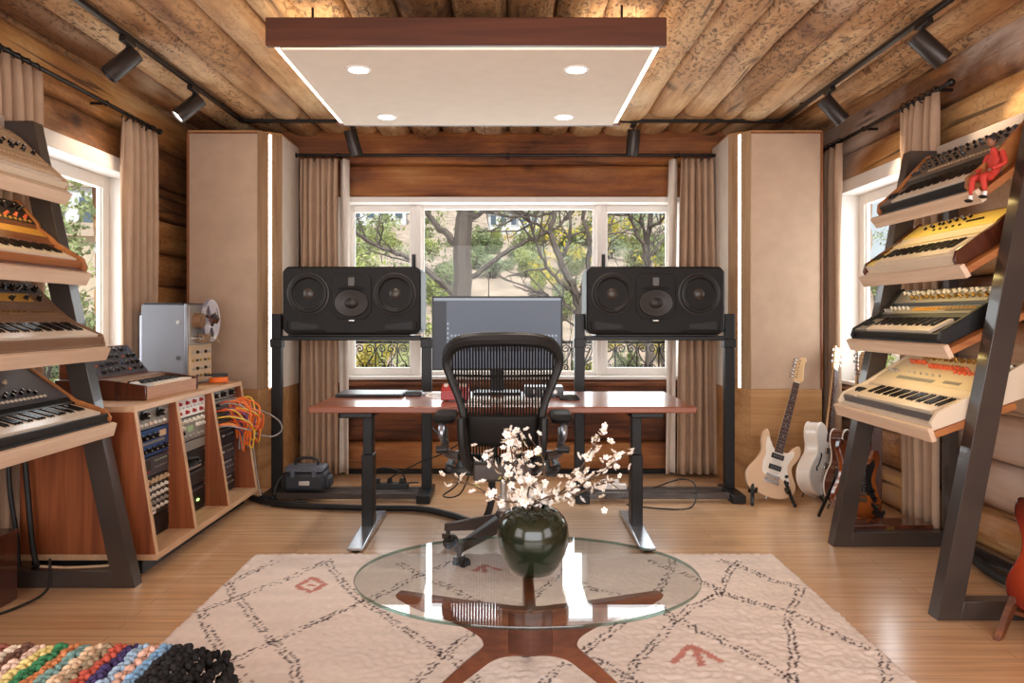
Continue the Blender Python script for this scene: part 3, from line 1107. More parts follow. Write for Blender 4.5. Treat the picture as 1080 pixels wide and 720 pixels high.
house('low white house with a pale blue-grey roof on the hillside', -15.8, 90, 6.6, 5, 1.7, M['house_white'], M['roof_grey'], True, 4, 0.1)
house('wide white flat-roofed house on the hill above the monitor', 0.6, 80, 5.4, 4, 2.0, M['house_white'], M['house_white'], False, 5, -0.05)
house('tan house at the ridge above the low white house', -15, 118, 8, 5, 2.4, M['house_tan'], M['roof_tan'], True, 3)
house('small white house beside the bare tree, past the loudspeaker by the guitars', 25.5, 100, 6, 5, 3.2, M['house_white'], M['roof_tan'], True, 3)
house('white house on the slope in the window behind the tape machine', -35, 60, 8, 6, 4.0, M['house_white'], M['roof_tan'], True, 4, 0.4)
house('tan house lower down between trees, past the tilted synth rack', -20.5, 36, 5, 4, 2.2, M['house_tan'], M['roof_tan'], True, 2, 0.4)

# balcony and its wrought-iron railing
structure('balcony_slab', MB().box((-2.6, WY + 0.27, -0.15), (2.6, WY + 0.9, -0.02)), M['house_tan'])
t = thing('balcony_railing', 'black wrought-iron balcony railing with heart scrolls outside the back windows', 'railing', (0, 6.45, 0))
part('top_rail', MB().box((-2.5, -.018, .975), (2.5, .018, 1.0)), M['black_metal'], t)
part('lower_rail', MB().box((-2.5, -.014, .718), (2.5, .014, .732)), M['black_metal'], t)
part('bottom_rail', MB().box((-2.5, -.014, .1), (2.5, .014, .12)), M['black_metal'], t)
post_me = MB().box((-.011, -.011, -.02), (.011, .011, .98)).mesh('post', M['black_metal'])
bar_me = MB().box((-.006, -.006, .12), (.006, .006, .975)).mesh('baluster', M['black_metal'])
sc = MB()
for s in (-1, 1):
    pts = []
    for k in range(30):
        u = k / 29
        a = PI * 2.9 * (1 - u)
        r = .007 + .033 * u
        pts.append((s * (.043 + r * math.cos(a)), 0, .928 + r * math.sin(a)))
    pts += [(s * x, 0, z) for x, z in ((.080, .895), (.066, .86), (.044, .828), (.020, .80), (.004, .765))]
    sc.tube(pts, .0055, 5)
    pts = []
    for k in range(22):
        u = k / 21
        a = PI * (1.0 - 2.6 * u)
        r = .030 - .024 * u
        pts.append((s * (.044 + r * math.cos(a)), 0, .765 + r * math.sin(a)))
    sc.tube(pts, .005, 5)
sc_me = sc.mesh('scroll', M['black_metal'])
k = -2.4
while k < 2.41:
    link('scroll', sc_me, t, (k, 0, 0))
    link('post' if abs((k + 2.4) % 0.76) < .01 else 'baluster', post_me if abs((k + 2.4) % .76) < .01 else bar_me, t, (k + .095, 0, 0))
    k += 0.19

# ================================================================== CEILING FITTINGS
t = thing('ceiling_cloud', 'hanging acoustic ceiling panel with walnut rim and cream fabric', 'ceiling panel', (-0.19, 3.95, 2.40))
hw, hd = 0.885, 0.69
f = MB()
f.box((-hw, -hd, 0.0), (hw, -hd + .03, .125))
f.box((-hw, hd - .03, 0.0), (hw, hd, .125))
f.box((-hw, -hd + .03, 0.04), (-hw + .02, hd - .03, .125)).box((hw - .02, -hd + .03, 0.04), (hw, hd - .03, .125))
part('wood_rim', f, M['cloud_wood'], t, bevel=.003)
part('fabric_panel', MB().box((-hw + .05, -hd + .045, -.004), (hw - .05, hd - .04, .05)), M['fabric_cloud'], t, bevel=.004)
part('backing_board', MB().box((-hw + .02, -hd + .03, .055), (hw - .02, hd - .03, .1)), M['cloud_wood'], t)
led = MB()
led.box((-hw + .022, -hd + .04, .012), (-hw + .046, hd - .035, .03)).box((hw - .046, -hd + .04, .012), (hw - .022, hd - .035, .03)).box((-hw + .06, -hd + .031, .012), (hw - .06, -hd + .042, .03))
part('led_strip', led, M['led_cloud'], t)
for i, (a, b) in enumerate(((-.7, -.6), (.7, -.6), (-.7, .6), (.7, .6))):
    part('hanger', MB().cyl((a, b, .1), (a, b, .24), .006, n=6), M['black_metal'], t)
    light('cloud_glow', 'AREA', (-0.19 + a * 1.02, 3.95 + b * .3, 2.535), (PI, 0, 0), 2.6, (1.0, .8, .55), shape='RECTANGLE', size=.3, size_y=.9)
POS = {(0): ('near the walnut rim, on the tape machine side', -.725, 3.56), 1: ('near the walnut rim, on the guitars side', .324, 3.56), 2: ('near the back edge, on the tape machine side', -.728, 4.40), 3: ('near the back edge, on the guitars side', .327, 4.40)}
for i, (lab, a, b) in POS.items():
    d = thing('downlight', 'round downlight in the ceiling panel ' + lab, 'downlight', (a, b, 2.396), (0, 0, 0), 'downlights in the ceiling panel')
    part('ring', MB().lathe([(.048, .0), (.062, .0), (.062, -.004), (.048, -.006), (.048, 0)], 28), M['white_paint'], d)
    part('lens', MB().lathe([(0, -.002), (.048, -.002), (.048, .004), (0, .004)], 28), M['lamp'], d)
    light('downlight_beam', 'SPOT', (a, b, 2.385), (0, 0, 0), 20, (1.0, .88, .74), spot_size=R(110), spot_blend=.6, shadow_soft_size=.05)

t = thing('track_rail', 'black lighting track running round three sides of the log ceiling', 'lighting track', (0, 0, 2.60))
tr = MB().box((-1.913, -2, -.012), (-1.887, 5.28, .012)).box((1.927, -2, -.012), (1.953, 5.28, .012)).box((-1.887, 5.254, -.012), (1.927, 5.28, .012))
part('rail', tr, M['track_metal'], t, bevel=.003)
for xx, y in ((-1.9, 3.2), (-1.9, 4.9), (1.94, 3.2), (1.94, 4.9), (0, 5.267)):
    part('mounting_clip', MB().box((xx - .012, y - .012, .012), (xx + .012, y + .012, .06)), M['track_metal'], t)


def spot(label, x, y, aim, on=True, zt=2.588, ln=.175):
    t = thing('track_spotlight', label, 'spotlight', (x, y, zt), (0, 0, 0), 'cylinder track spotlights')
    part('adapter', MB().box((-.018, -.05, -.028), (.018, .05, 0)), M['track_metal'], t, bevel=.003)
    part('stem', MB().cyl((0, 0, -.03), (0, 0, -.09), .007, n=10), M['track_metal'], t)
    d = Vector(aim).normalized()
    q = Vector((0, 0, -1)).rotation_difference(d).to_matrix().to_4x4()
    K = Matrix.Translation((0, 0, -.105)) @ q
    b = MB().lathe([(0, .055), (.044, .055), (.046, .052), (.046, .05 - ln), (.04, .05 - ln), (.038, .07 - ln), (0, .07 - ln)], 28, 0, K)
    h = part('lamp_body', b, M['spot_metal'], t)
    part('lens', MB().lathe([(0, .068 - ln), (.037, .068 - ln), (.037, .06 - ln), (0, .06 - ln)], 24, 0, K), M['lamp'] if on else M['woofer_cap'], h)
    if on:
        p = Vector((x, y, zt - .105)) + d * (ln - .03)
        light('spot_beam', 'SPOT', p, Vector((0, 0, -1)).rotation_difference(d).to_euler(), 14, (1.0, .8, .58), spot_size=R(70), spot_blend=.6, shadow_soft_size=.03)


spot('cylinder spotlight on the track nearest the curtain by the tilted synth rack', -1.9, 3.68, (-.6, -.35, -.75), False)
spot('cylinder spotlight by the fabric corner panel, glowing, over the tape machine', -1.9, 4.45, (-.62, -.35, -.7))
spot('cylinder spotlight on the track over the synth rack, nearest the camera', -1.9, 2.78, (-.6, -.4, -.6), False)
spot('glowing cylinder spotlight over the curtain beside the top synth', 1.94, 3.46, (.68, -.1, -.7))
spot('cylinder spotlight before the corner panel on the guitars side', 1.94, 4.48, (.6, -.1, -.75))
spot('cylinder spotlight on the back track above the loudspeaker by the bag', -1.12, 5.267, (.2, .3, -.9), False)
spot('cylinder spotlight on the back track above the loudspeaker by the guitars', .885, 5.267, (-.03, .3, -.9), False)


# ================================================================== CURTAINS
def rod(label, p0, p1, brackets, wall_dir, knobs=True):
    p0, p1 = Vector(p0), Vector(p1)
    t = thing('curtain_rod', label, 'curtain rod', p0)
    part('pole', MB().cyl((0, 0, 0), p1 - p0, .012, n=12), M['track_metal'], t)
    for e in ((0, 0, 0), p1 - p0):
        part('finial', MB().ball(e, .021, 12), M['track_metal'], t)
    for k in brackets:
        c = (p1 - p0) * k
        part('bracket', MB().cyl(c, c + Vector(wall_dir), .009, n=8).ball(c, .018, 10), M['track_metal'], t)


rod('long black curtain rod above the back windows', (-1.62, 5.60, 2.43), (1.60, 5.60, 2.43), (.1, .5, .9), (0, .12, 0))
rod('black curtain rod over the window behind the tape machine', (-2.33, 2.6, 2.44), (-2.33, 4.93, 2.44), (.3, .72, .96), (-.1, 0, 0))
rod('black curtain rod over the window behind the guitars', (2.33, 3.9, 2.44), (2.33, 5.5, 2.44), (.08, .6), (.1, 0, 0))


def curtain(label, q0, q1, z0, z1, folds, amp, lining=False, rings=None, spread=1.0, pull=0.0, group=None):
    """a hanging curtain between two plan points; folds sharpen at the top"""
    q0, q1 = Vector((*q0, 0)), Vector((*q1, 0))
    c = (q0 + q1) / 2
    t = thing('curtain', label, 'curtain', (c.x, c.y, z0), (0, 0, 0), group)
    u = (q1 - q0)
    ln = u.length
    u.normalize()
    nrm = Vector((-u.y, u.x, 0))
    rnd = random.Random(label)
    ns, nz_ = folds * 12, 22
    ph = [rnd.uniform(.75, 1.25) for _ in range(folds + 2)]
    vs = []
    for j in range(nz_ + 1):
        v = j / nz_
        z = (z1 - z0) * v
        wid = ln * (1 + (spread - 1) * (1 - v) ** .8)
        for i in range(ns + 1):
            s = i / ns
            fi = s * folds
            k = int(fi)
            a = amp * ph[min(k, folds)] * (0.75 + .35 * noise.noise(Vector((s * 4, v * 1.5, ln))))
            w = math.sin(2 * PI * fi + .5 * noise.noise(Vector((s * 3, v * 2, 5 + ln))))
            w = math.copysign(abs(w) ** .7, w)
            off = a * w * (1 if v < .93 else 1 - (v - .93) * 5)
            p = u * ((s - .5) * wid + .012 * noise.noise(Vector((s * 6, v * 3, 9))) + pull * (1 - v) * s) + nrm * off
            vs.append((p.x, p.y, z))
    fs = [(j * (ns + 1) + i, j * (ns + 1) + i + 1, (j + 1) * (ns + 1) + i + 1, (j + 1) * (ns + 1) + i) for j in range(nz_) for i in range(ns)]
    me = MB().add(vs, fs).mesh('drape', M['curtain'], 60)
    o = link('drape', me, t)
    so = o.modifiers.new('thick', 'SOLIDIFY')
    so.thickness = .006
    if lining:
        lv = []
        for j in range(nz_ + 1):
            v = j / nz_
            wid = ln * (1 + (spread - 1) * (1 - v) ** .8)
            for i in range(9):
                s = i / 8
                e = u * (lining * (wid * .5 + .012 + s * .075)) + nrm * (.03 * math.sin(s * 5 + v * 2) + .012)
                lv.append((e.x, e.y, (z1 - z0) * v))
        lf = [(j * 9 + i, j * 9 + i + 1, (j + 1) * 9 + i + 1, (j + 1) * 9 + i) for j in range(nz_) for i in range(8)]
        o2 = link('lining', MB().add(lv, lf).mesh('lining', M['curtain_lining'], 60), t, label='pale lining')
        s2 = o2.modifiers.new('thick', 'SOLIDIFY')
        s2.thickness = .004
    nr = max(3, int(ln / .06))
    for i in range(nr):
        p = u * ((i + .5) / nr - .5) * ln
        rg = [(p.x + nrm.x * .02 * math.sin(a), p.y + nrm.y * .02 * math.sin(a), z1 - z0 + .012 + .026 * math.cos(a)) for a in [2 * PI * k / 12 for k in range(12)]]
        part('ring', MB().tube(rg, .0035, 5, closed=True), M['track_metal'], t)
    return t


curtain('beige curtain beside the corner panel next to the tape machine side loudspeaker', (-1.58, 5.60), (-1.30, 5.60), .02, 2.40, 6, .035, lining=1)
curtain('beige curtain tied loosely beside the corner panel nearer the guitars', (1.30, 5.60), (1.545, 5.60), .02, 2.40, 5, .04, lining=-1, spread=1.25)
curtain('beige curtain between the window and the corner panel above the tape machine', (-2.33, 4.46), (-2.33, 4.88), .75, 2.41, 5, .035)
curtain('beige curtain hanging behind the tall synth rack of wooden keyboards', (-2.32, 3.25), (-2.32, 3.66), .06, 2.41, 5, .04)
curtain('narrow beige curtain between the corner panel and the guitars window', (2.30, 5.12), (2.30, 5.46), .03, 2.41, 3, .035)
curtain('beige curtain hanging behind the rack with the red-suited figure', (2.30, 3.96), (2.30, 4.34), .05, 2.41, 5, .04)


# ================================================================== CORNER ACOUSTIC PANELS
def corner_panel(label, poly, chamf, z1=2.51, zb=.70):
    """poly: footprint; chamf: (A, B) the chamfer edge that carries the light strip"""
    A, B = Vector((*chamf[0], 0)), Vector((*chamf[1], 0))
    c = (A + B) / 2
    t = thing('acoustic_corner_panel', label, 'acoustic panel', (c.x, c.y, 0))
    rel = [(p[0] - c.x, p[1] - c.y) for p in poly]
    part('wood_base', MB().prism(rel, .0, zb, 'z'), M['base_oak'], t, bevel=.003)
    cx = sum(p[0] for p in rel) / len(rel)
    cy = sum(p[1] for p in rel) / len(rel)
    ins = [((p[0] - cx) * .985 + cx, (p[1] - cy) * .975 + cy) for p in rel]
    part('fabric_body', MB().prism(ins, zb, z1 - .01, 'z'), M['fabric_tan'], t, bevel=.004)
    part('top_cap', MB().prism(rel, z1 - .012, z1, 'z'), M['base_oak'], t)
    d = (B - A)
    L_ = d.length
    d.normalize()
    n = Vector((d.y, -d.x, 0))
    if n.y > 0:
        n = -n
    a, b = A - c, B - c

    def strip(s0, s1, o0, o1):
        pts = [a + d * s0 + n * o0, a + d * s1 + n * o0, a + d * s1 + n * o1, a + d * s0 + n * o1]
        return [(p.x, p.y) for p in pts]
    w = MB().prism(strip(0, L_ * .43, -.012, .008), zb, z1 - .012, 'z').prism(strip(L_ * .57, L_, -.012, .008), zb, z1 - .012, 'z')
    part('wood_trim', w, M['trim_oak'], t)
    # pale fabric skin on the inner face, its stronger lighting put into the colour, and a slim wooden edge round the front face
    s = 1 if B.x > A.x else -1
    yb_ = max(p[1] for p in rel)
    x_ = b.x + s * .004
    part('inner_fabric', MB().box((min(x_, b.x - s * .004), b.y + .006, zb + .002), (max(x_, b.x - s * .004), yb_ - .004, z1 - .014)), M['fabric_pale'], t, label='pale inner fabric face with its stronger lighting put into the colour')
    xo = [p[0] for p in rel if abs(p[0] - a.x) > .2 and abs(p[1] - a.y) < .01][0]
    e0, e1 = min(xo, a.x), max(xo, a.x)
    ed = MB().box((xo - .006, a.y - .004, zb), (xo + .006, a.y + .01, z1 - .012)).box((e0, a.y - .004, z1 - .022), (e1, a.y + .01, z1 - .0125))
    part('edge_trim', ed, M['walnut_z'], t)
    part('led_strip', MB().prism(strip(L_ * .45, L_ * .55, -.012, .003), zb + .01, z1 - .02, 'z'), M['led'], t, label='glowing vertical light strip')


corner_panel('tall beige fabric corner panel with a vertical light strip behind the tape machine', [(-2.247, 5.17), (-1.757, 5.17), (-1.62, 5.27), (-1.62, 5.69), (-2.247, 5.69)], [(-1.757, 5.17), (-1.62, 5.27)])
corner_panel('tall beige fabric corner panel with a vertical light strip behind the guitars', [(2.187, 5.17), (1.69, 5.17), (1.565, 5.27), (1.565, 5.69), (2.187, 5.69)], [(1.69, 5.17), (1.565, 5.27)])

# ================================================================== RUG
RUG = (-1.27, 1.325, 0.9, 3.70)     # x0, x1, y0, y1
LINES = [
    [(239, 614), (265, 602), (292, 589)], [(213, 642), (250, 628), (300, 609), (345, 589)],
    [(239, 614), (262, 643), (288, 674), (310, 695), (313, 720), (300, 760)], [(213, 642), (222, 668), (243, 695), (262, 720)],
    [(200, 712), (243, 695), (288, 674), (335, 653), (386, 632), (440, 606), (478, 589)], [(345, 589), (360, 610), (382, 631), (430, 663), (493, 703), (520, 735)],
    [(400, 760), (434, 720), (471, 684), (501, 662), (560, 629), (590, 603), (604, 589)], [(420, 592), (450, 607), (490, 625), (527, 644), (560, 668), (600, 690), (627, 692), (670, 716), (700, 740)],
    [(540, 745), (567, 720), (590, 701), (640, 668), (686, 629), (704, 607), (710, 588)],
    [(600, 606), (623, 618), (660, 626), (686, 629), (713, 651), (760, 672), (795, 690), (838, 718), (880, 760)],
    [(682, 588), (730, 607), (768, 625), (800, 635), (832, 643), (890, 670), (930, 688)],
    [(640, 740), (661, 713), (675, 692), (713, 651), (730, 637), (758, 625), (770, 600), (780, 589)],
    [(758, 589), (780, 595), (815, 610), (846, 618)], [(846, 618), (838, 635), (830, 645), (832, 665), (838, 690), (836, 718), (820, 760)],
    [(930, 688), (935, 706), (940, 730)],
]
REDS = [[(313, 616), (330, 607), (345, 614), (328, 623), (313, 616)], [(325, 615), (334, 615)],
        [(710, 696), (728, 678), (761, 695)], [(728, 678), (735, 688), (742, 700)], [(499, 600), (510, 594), (529, 600)], [(510, 594), (511, 602)]]


def floor_pt(p):
    d = 1.17 * 780 / (p[1] - 335)
    return Vector(((p[0] - 537) * d / 780, d))


def segs_of(lines):
    out = []
    for ln in lines:
        q = [floor_pt(p) for p in ln]
        out += list(zip(q, q[1:]))
    return out


def build_rug():
    x0, x1, y0, y1 = RUG
    st = 0.0085
    nx, ny = int((x1 - x0) / st), int((y1 - y0) / st)
    dark = [0.0] * ((nx + 1) * (ny + 1))
    redm = [0.0] * ((nx + 1) * (ny + 1))
    rnd = random.Random(4)

    def splat(segs, buf, wdt, dens):
        for a, b in segs:
            n = max(2, int((b - a).length / 0.006))
            dirv = (b - a).normalized()
            nr = Vector((-dirv.y, dirv.x))
            for k in range(n):
                p = a.lerp(b, k / n)
                wob = 0.012 * noise.noise(Vector((p.x * 9, p.y * 9, 2)))
                for side in (-1, 1):
                    if rnd.random() > dens:
                        continue
                    q = p + nr * (wob + side * wdt * rnd.uniform(.35, 1))
                    i, j = round((q.x - x0) / st), round((q.y - y0) / st)
                    if 0 <= i <= nx and 0 <= j <= ny:
                        buf[j * (nx + 1) + i] = 1.0
    splat(segs_of(LINES), dark, .017, .50)
    for _w in (.004, .008, .011):
        splat(segs_of(REDS), redm, _w, 1.0)
    vs, cols = [], []
    cream, dk, rd = C('#dfd3cc'), C('#3f3336'), C('#b5523f')
    for j in range(ny + 1):
        for i in range(nx + 1):
            x, y = x0 + st * i, y0 + st * j
            ed = min(i, nx - i, j, ny - j)
            ex = 0.018 * noise.noise(Vector((y * 5, 1, 0))) if i in (0, nx) else 0
            ey = 0.014 * noise.noise(Vector((x * 9, 4, 0))) if j == ny else 0
            h = 0.022 + 0.007 * noise.noise(Vector((x * 45, y * 45, 0))) + 0.004 * noise.noise(Vector((x * 7, y * 7, 4)))
            if ed == 0:
                h = 0.003
            vs.append((x + ex, y + ey, h))
            k = j * (nx + 1) + i
            t = 1 + .10 * noise.noise(Vector((x * 3, y * 14, 7))) + .07 * noise.noise(Vector((x * 40, y * 40, 3)))
            c = [v * t for v in cream[:3]]
            if dark[k]:
                c = list(dk[:3])
            elif redm[k]:
                c = [a * .25 + b * .75 for a, b in zip(c, rd[:3])]
            cols += c + [1.0]
    fs = [(j * (nx + 1) + i, j * (nx + 1) + i + 1, (j + 1) * (nx + 1) + i + 1, (j + 1) * (nx + 1) + i) for j in range(ny) for i in range(nx)]
    me = MB().add(vs, fs).mesh('rug', attr_mat('rug_pile', bump=.5, bscale=160), 0, fix=False)
    me.polygons.foreach_set('use_smooth', [True] * len(me.polygons))
    ca = me.color_attributes.new('col', 'FLOAT_COLOR', 'POINT')
    ca.data.foreach_set('color', cols)
    o = link('rug', me)
    o['label'] = 'cream shaggy wool rug with dark diamond lines on the wood floor'
    o['category'] = 'rug'
    fr = MB()
    for k in range(190):
        x = x0 + (x1 - x0) * (k + rnd.random()) / 190
        fr.tube([(x, y1 - .01, .012), (x + rnd.gauss(0, .008), y1 + .02, .008), (x + rnd.gauss(0, .016), y1 + rnd.uniform(.025, .05), .004)], [.004, .003, .0015], 4)
    part('fringe', fr, M['fabric_pale'], o)


build_rug()

# ================================================================== COFFEE TABLE
TX, TY = 0.055, 2.25
t = thing('coffee_table', 'oval glass coffee table on a sculpted three-legged walnut base', 'coffee table', (TX, TY, 0))
N_ = 96
ring = [(math.cos(2 * PI * k / N_), math.sin(2 * PI * k / N_)) for k in range(N_)]
g = MB()
a_, b_ = .522, .392
vs, fs = [], []
for (s, z) in ((0.997, .414), (1.0, .416), (1.0, .422), (.997, .424)):
    vs += [(c * a_ * s, q * b_ * s, z) for c, q in ring]
for lv in range(3):
    fs += [(lv * N_ + k, lv * N_ + (k + 1) % N_, (lv + 1) * N_ + (k + 1) % N_, (lv + 1) * N_ + k) for k in range(N_)]
g.add(vs, fs, 1)
g.add([], [])
g.f.append(tuple(range(N_ - 1, -1, -1)))
g.m.append(0)
g.f.append(tuple(3 * N_ + k for k in range(N_)))
g.m.append(0)
part('glass_top', g, [M['table_glass'], M['glass_edge']], t, label='oval clear glass top with green edge')
prof = [(0, .408), (.18, .408), (.36, .4125), (.395, .411), (.39, .398), (.33, .375), (.22, .35), (.155, .328), (.132, .308), (.140, .285), (.20, .23), (.32, .11), (.41, .025), (.36, .025), (.26, .125), (.15, .222), (.1, .262), (.05, .28), (0, .286)]
top = crom([(p[0], 0, p[1]) for p in prof[:5]], 3)
mid = crom([(p[0], 0, p[1]) for p in prof[4:13]], 4)
bot = crom([(p[0], 0, p[1]) for p in prof[13:]], 4)
outl = [(p.x, p.z) for p in top[:-1] + mid + bot]
HX, HY = 0.003, -0.24
rear = [(.0, .408), (.36, .4125), (.39, .411), (.385, .398), (.33, .375), (.30, .345), (.36, .28), (.46, .15), (.60, .025), (.55, .025), (.42, .13), (.28, .235), (.18, .272), (.08, .284), (0, .286)]
for ang in (180 - 17, 17, 90):
    K = Matrix.Translation((HX, HY, 0)) @ Matrix.Rotation(R(ang), 4, 'Z')
    part('leg', MB().prism(outl if ang != 90 else rear, -.016, .016, 'y', 0, K), M['walnut'], t, bevel=.006)
hub = []
for ang in (90, 163, 270, 377):
    a = R(ang)
    rr = {90: .035, 163: .06, 377: .06}.get(ang, .03)
    for s in (-1, 1):
        if ang == 270:
            hub.append((HX + s * .058, HY - .0010))
            hub.append((HX + s * .004, HY - .0190))
        else:
            hub.append((HX + math.cos(a) * rr - s * -math.sin(a) * .016 * -1, HY + math.sin(a) * rr + s * math.cos(a) * .016 * 1))
cc = Vector((sum(p[0] for p in hub) / len(hub), sum(p[1] for p in hub) / len(hub)))
hub.sort(key=lambda p: math.atan2(p[1] - cc.y, p[0] - cc.x))
part('hub', MB().prism(hub, .287, .405, 'z'), M['walnut_dark'], t, bevel=.004, label='dark walnut joining block')

# ---- vase and blossom
VX, VY, VZ = 0.073, 2.262, 0.4245
v = MB().lathe([(0, 0), (.056, 0), (.064, .003), (.083, .026), (.099, .06), (.107, .09), (.110, .115), (.106, .145), (.096, .167), (.078, .184), (.058, .193), (.046, .196), (.044, .2), (.039, .199), (.04, .19), (.055, .184), (.09, .15), (.09, .08), (.055, .012), (0, .012)], 48)
single('vase', v, M['ceramic'], 'round glossy dark green ceramic vase on the glass table', 'vase', (VX, VY, VZ), smooth=60)
pet = MB()
for k in range(5):
    a = 2 * PI * k / 5
    ca, sa = math.cos(a), math.sin(a)
    P = [(0, 0, 0), (.45, .34, .22), (.85, .36, .38), (1.0, 0, .36), (.85, -.36, .38), (.45, -.34, .22), (.55, 0, .12)]
    vs = [(x * ca - y * sa, x * sa + y * ca, z) for x, y, z in P]
    pet.add(vs, [(0, 1, 6), (1, 2, 6), (2, 3, 6), (3, 4, 6), (4, 5, 6), (5, 0, 6)])
for k in range(6):
    a = 2 * PI * k / 6 + .3
    pet.tube([(0, 0, 0), (.22 * math.cos(a), .22 * math.sin(a), .42)], .025, 4, 1)
    pet.ball((.22 * math.cos(a), .22 * math.sin(a), .43), .05, 4, 1)
blossom_me = pet.mesh('blossom', [M['petal'], M['stamen']], 60, fix=False)
bud_me = MB().ball((0, 0, .3), .35, 8, 0, None, (1, 1, 1.5)).mesh('bud', M['petal'], 60)
leaf_me = MB().add([(0, 0, 0), (.3, .5, .15), (0, 1.3, .1), (-.3, .5, .15)], [(0, 1, 2, 3)]).mesh('young_leaf', M['leaf_bud'], 60, fix=False)
rnd = random.Random(12)
BR = [  # pixel path from the vase mouth outwards, distance, how many blossoms, description
    ([(560, 543), (528, 528), (500, 512), (478, 508)], 2.22, 9, 'low branch reaching towards the desk leg by the bag'),
    ([(561, 543), (540, 515), (520, 490), (508, 478)], 2.30, 10, 'thin branch crossing the chair arm bracket'),
    ([(562, 543), (548, 505), (540, 480), (538, 462)], 2.20, 17, 'densest upright branch in front of the chair back'),
    ([(563, 543), (558, 510), (552, 480), (549, 455)], 2.33, 10, 'slim branch with a bare tip before the chair back'),
    ([(564, 543), (573, 515), (574, 490), (569, 476)], 2.24, 3, 'short bare budding twig above the vase mouth'),
    ([(565, 543), (590, 520), (612, 495), (634, 456)], 2.26, 15, 'tall curving branch rising towards the monitor stand'),
    ([(566, 543), (600, 518), (630, 500), (662, 478)], 2.20, 16, 'long branch reaching to the far desk leg'),
    ([(567, 543), (600, 524), (628, 512), (648, 508)], 2.34, 13, 'lower spray leaning towards the guitars'),
    ([(563, 543), (556, 525), (560, 512), (572, 520)], 2.18, 9, 'short cluster right over the vase mouth'),
]
for path, d, nb, lab in BR:
    nb = int(nb * 3.0)
    base = Vector((VX + rnd.uniform(-.015, .015), VY + rnd.uniform(-.015, .015), VZ + .06))
    pts = [base, Vector((VX + rnd.uniform(-.02, .02), VY + (d - VY) * .2, VZ + .2))]
    for i, p in enumerate(path[1:]):
        q = px(p[0], p[1], VY + (d - VY) * (i + 1) / 3 * 1.6)
        pts.append(q)
    pts = crom(pts, 6)
    t = thing('blossom_branch', lab + ', in the green vase', 'blossom branch', base, (0, 0, 0), 'flowering branches in the vase')
    rel = [p - base for p in pts]
    n = len(rel)
    bm_ = MB().tube(rel, [.0035 * (1 - .7 * i / n) + .0008 for i in range(n)], 6)
    tw = []
    for k in range(4):
        i = rnd.randint(n // 2, n - 3)
        dirv = (rel[i + 1] - rel[i - 1]).normalized()
        q = rel[i] + (dirv + Vector((rnd.gauss(0, .5), rnd.gauss(0, .5), rnd.gauss(.2, .4)))).normalized() * rnd.uniform(.04, .09)
        bm_.tube([rel[i], (rel[i] + q) / 2 + Vector((0, 0, .006)), q], [.0018, .0014, .0008], 5)
        tw.append(q)
    part('stem', bm_, M['branch'], t)
    for k in range(nb):
        if k < 3:
            c = tw[k]
        else:
            c = rel[min(n - 1, int(n * (0.30 + .7 * rnd.random() ** 1.25)))] + Vector((rnd.gauss(0, .016), rnd.gauss(0, .016), rnd.gauss(.004, .013)))
        s = rnd.uniform(.0095, .0145)
        o = link('blossom', blossom_me, t, c, (rnd.uniform(-1.2, 1.2) + .9, rnd.uniform(-.8, .8), rnd.uniform(0, 6)))
        o.scale = (s, s, s)
    for k in range(4):
        c = rel[rnd.randint(n // 2, n - 1)]
        s = rnd.uniform(.008, .014)
        o = link('bud' if k < 2 else 'young_leaf', bud_me if k < 2 else leaf_me, t, c, (rnd.uniform(-1, 1), rnd.uniform(-1, 1), rnd.uniform(0, 6)))
        o.scale = (s * (.6 if k < 2 else 1),) * 3

# ================================================================== DESK
DX0, DX1, DY0, DY1, DZ = -1.022, 0.955, 3.76, 4.55, 0.747
t = thing('standing_desk', 'long sit-stand desk with a reddish wooden top and black legs', 'desk', ((DX0 + DX1) / 2, 4.15, 0))
ox, oy = (DX0 + DX1) / 2, 4.15
part('desk_top', MB().box((DX0 - ox, DY0 - oy, DZ - .032), (DX1 - ox, DY1 - oy, DZ)), M['desk_wood'], t, bevel=.006)
for lx in (-.787, .71):
    x = lx - ox
    part('leg', MB().box((x - .032, -.05, .03), (x + .032, .05, .44)), M['black_metal'], t, bevel=.004)
    part('upper_leg', MB().box((x - .026, -.042, .44), (x + .026, .042, DZ - .06)), M['black_metal'], t, bevel=.003)
    part('foot', MB().prism([(-.385, .012), (-.385, .026), (-.06, .045), (.06, .045), (.36, .026), (.36, .012)], x - .04, x + .04, 'x'), M['foot_grey'], t, bevel=.004, label='silver-grey foot')
    for yy in (-.35, .32):
        part('levelling_glide', MB().cyl((x, yy, 0), (x, yy, .014), .022, n=14), M['rubber'], t)
    part('mount_bracket', MB().box((x - .085, -.36, DZ - .062), (x + .085, .33, DZ - .033)), M['black_metal'], t, bevel=.006)
part('crossbar', MB().box((-.75, .06, DZ - .075), (.75, .11, DZ - .034)), M['black_metal'], t, bevel=.003)
part('control_box', MB().box((-.1, .15, DZ - .075), (.12, .28, DZ - .034)), M['black_plastic'], t, bevel=.004)


def frame_rect(mb, x0, x1, z0, z1, w, y0, y1, T=None):
    mb.box((x0, y0, z0), (x1, y1, z0 + w), 0, T).box((x0, y0, z1 - w), (x1, y1, z1), 0, T)
    mb.box((x0, y0, z0 + w), (x0 + w, y1, z1 - w), 0, T).box((x1 - w, y0, z0 + w), (x1, y1, z1 - w), 0, T)


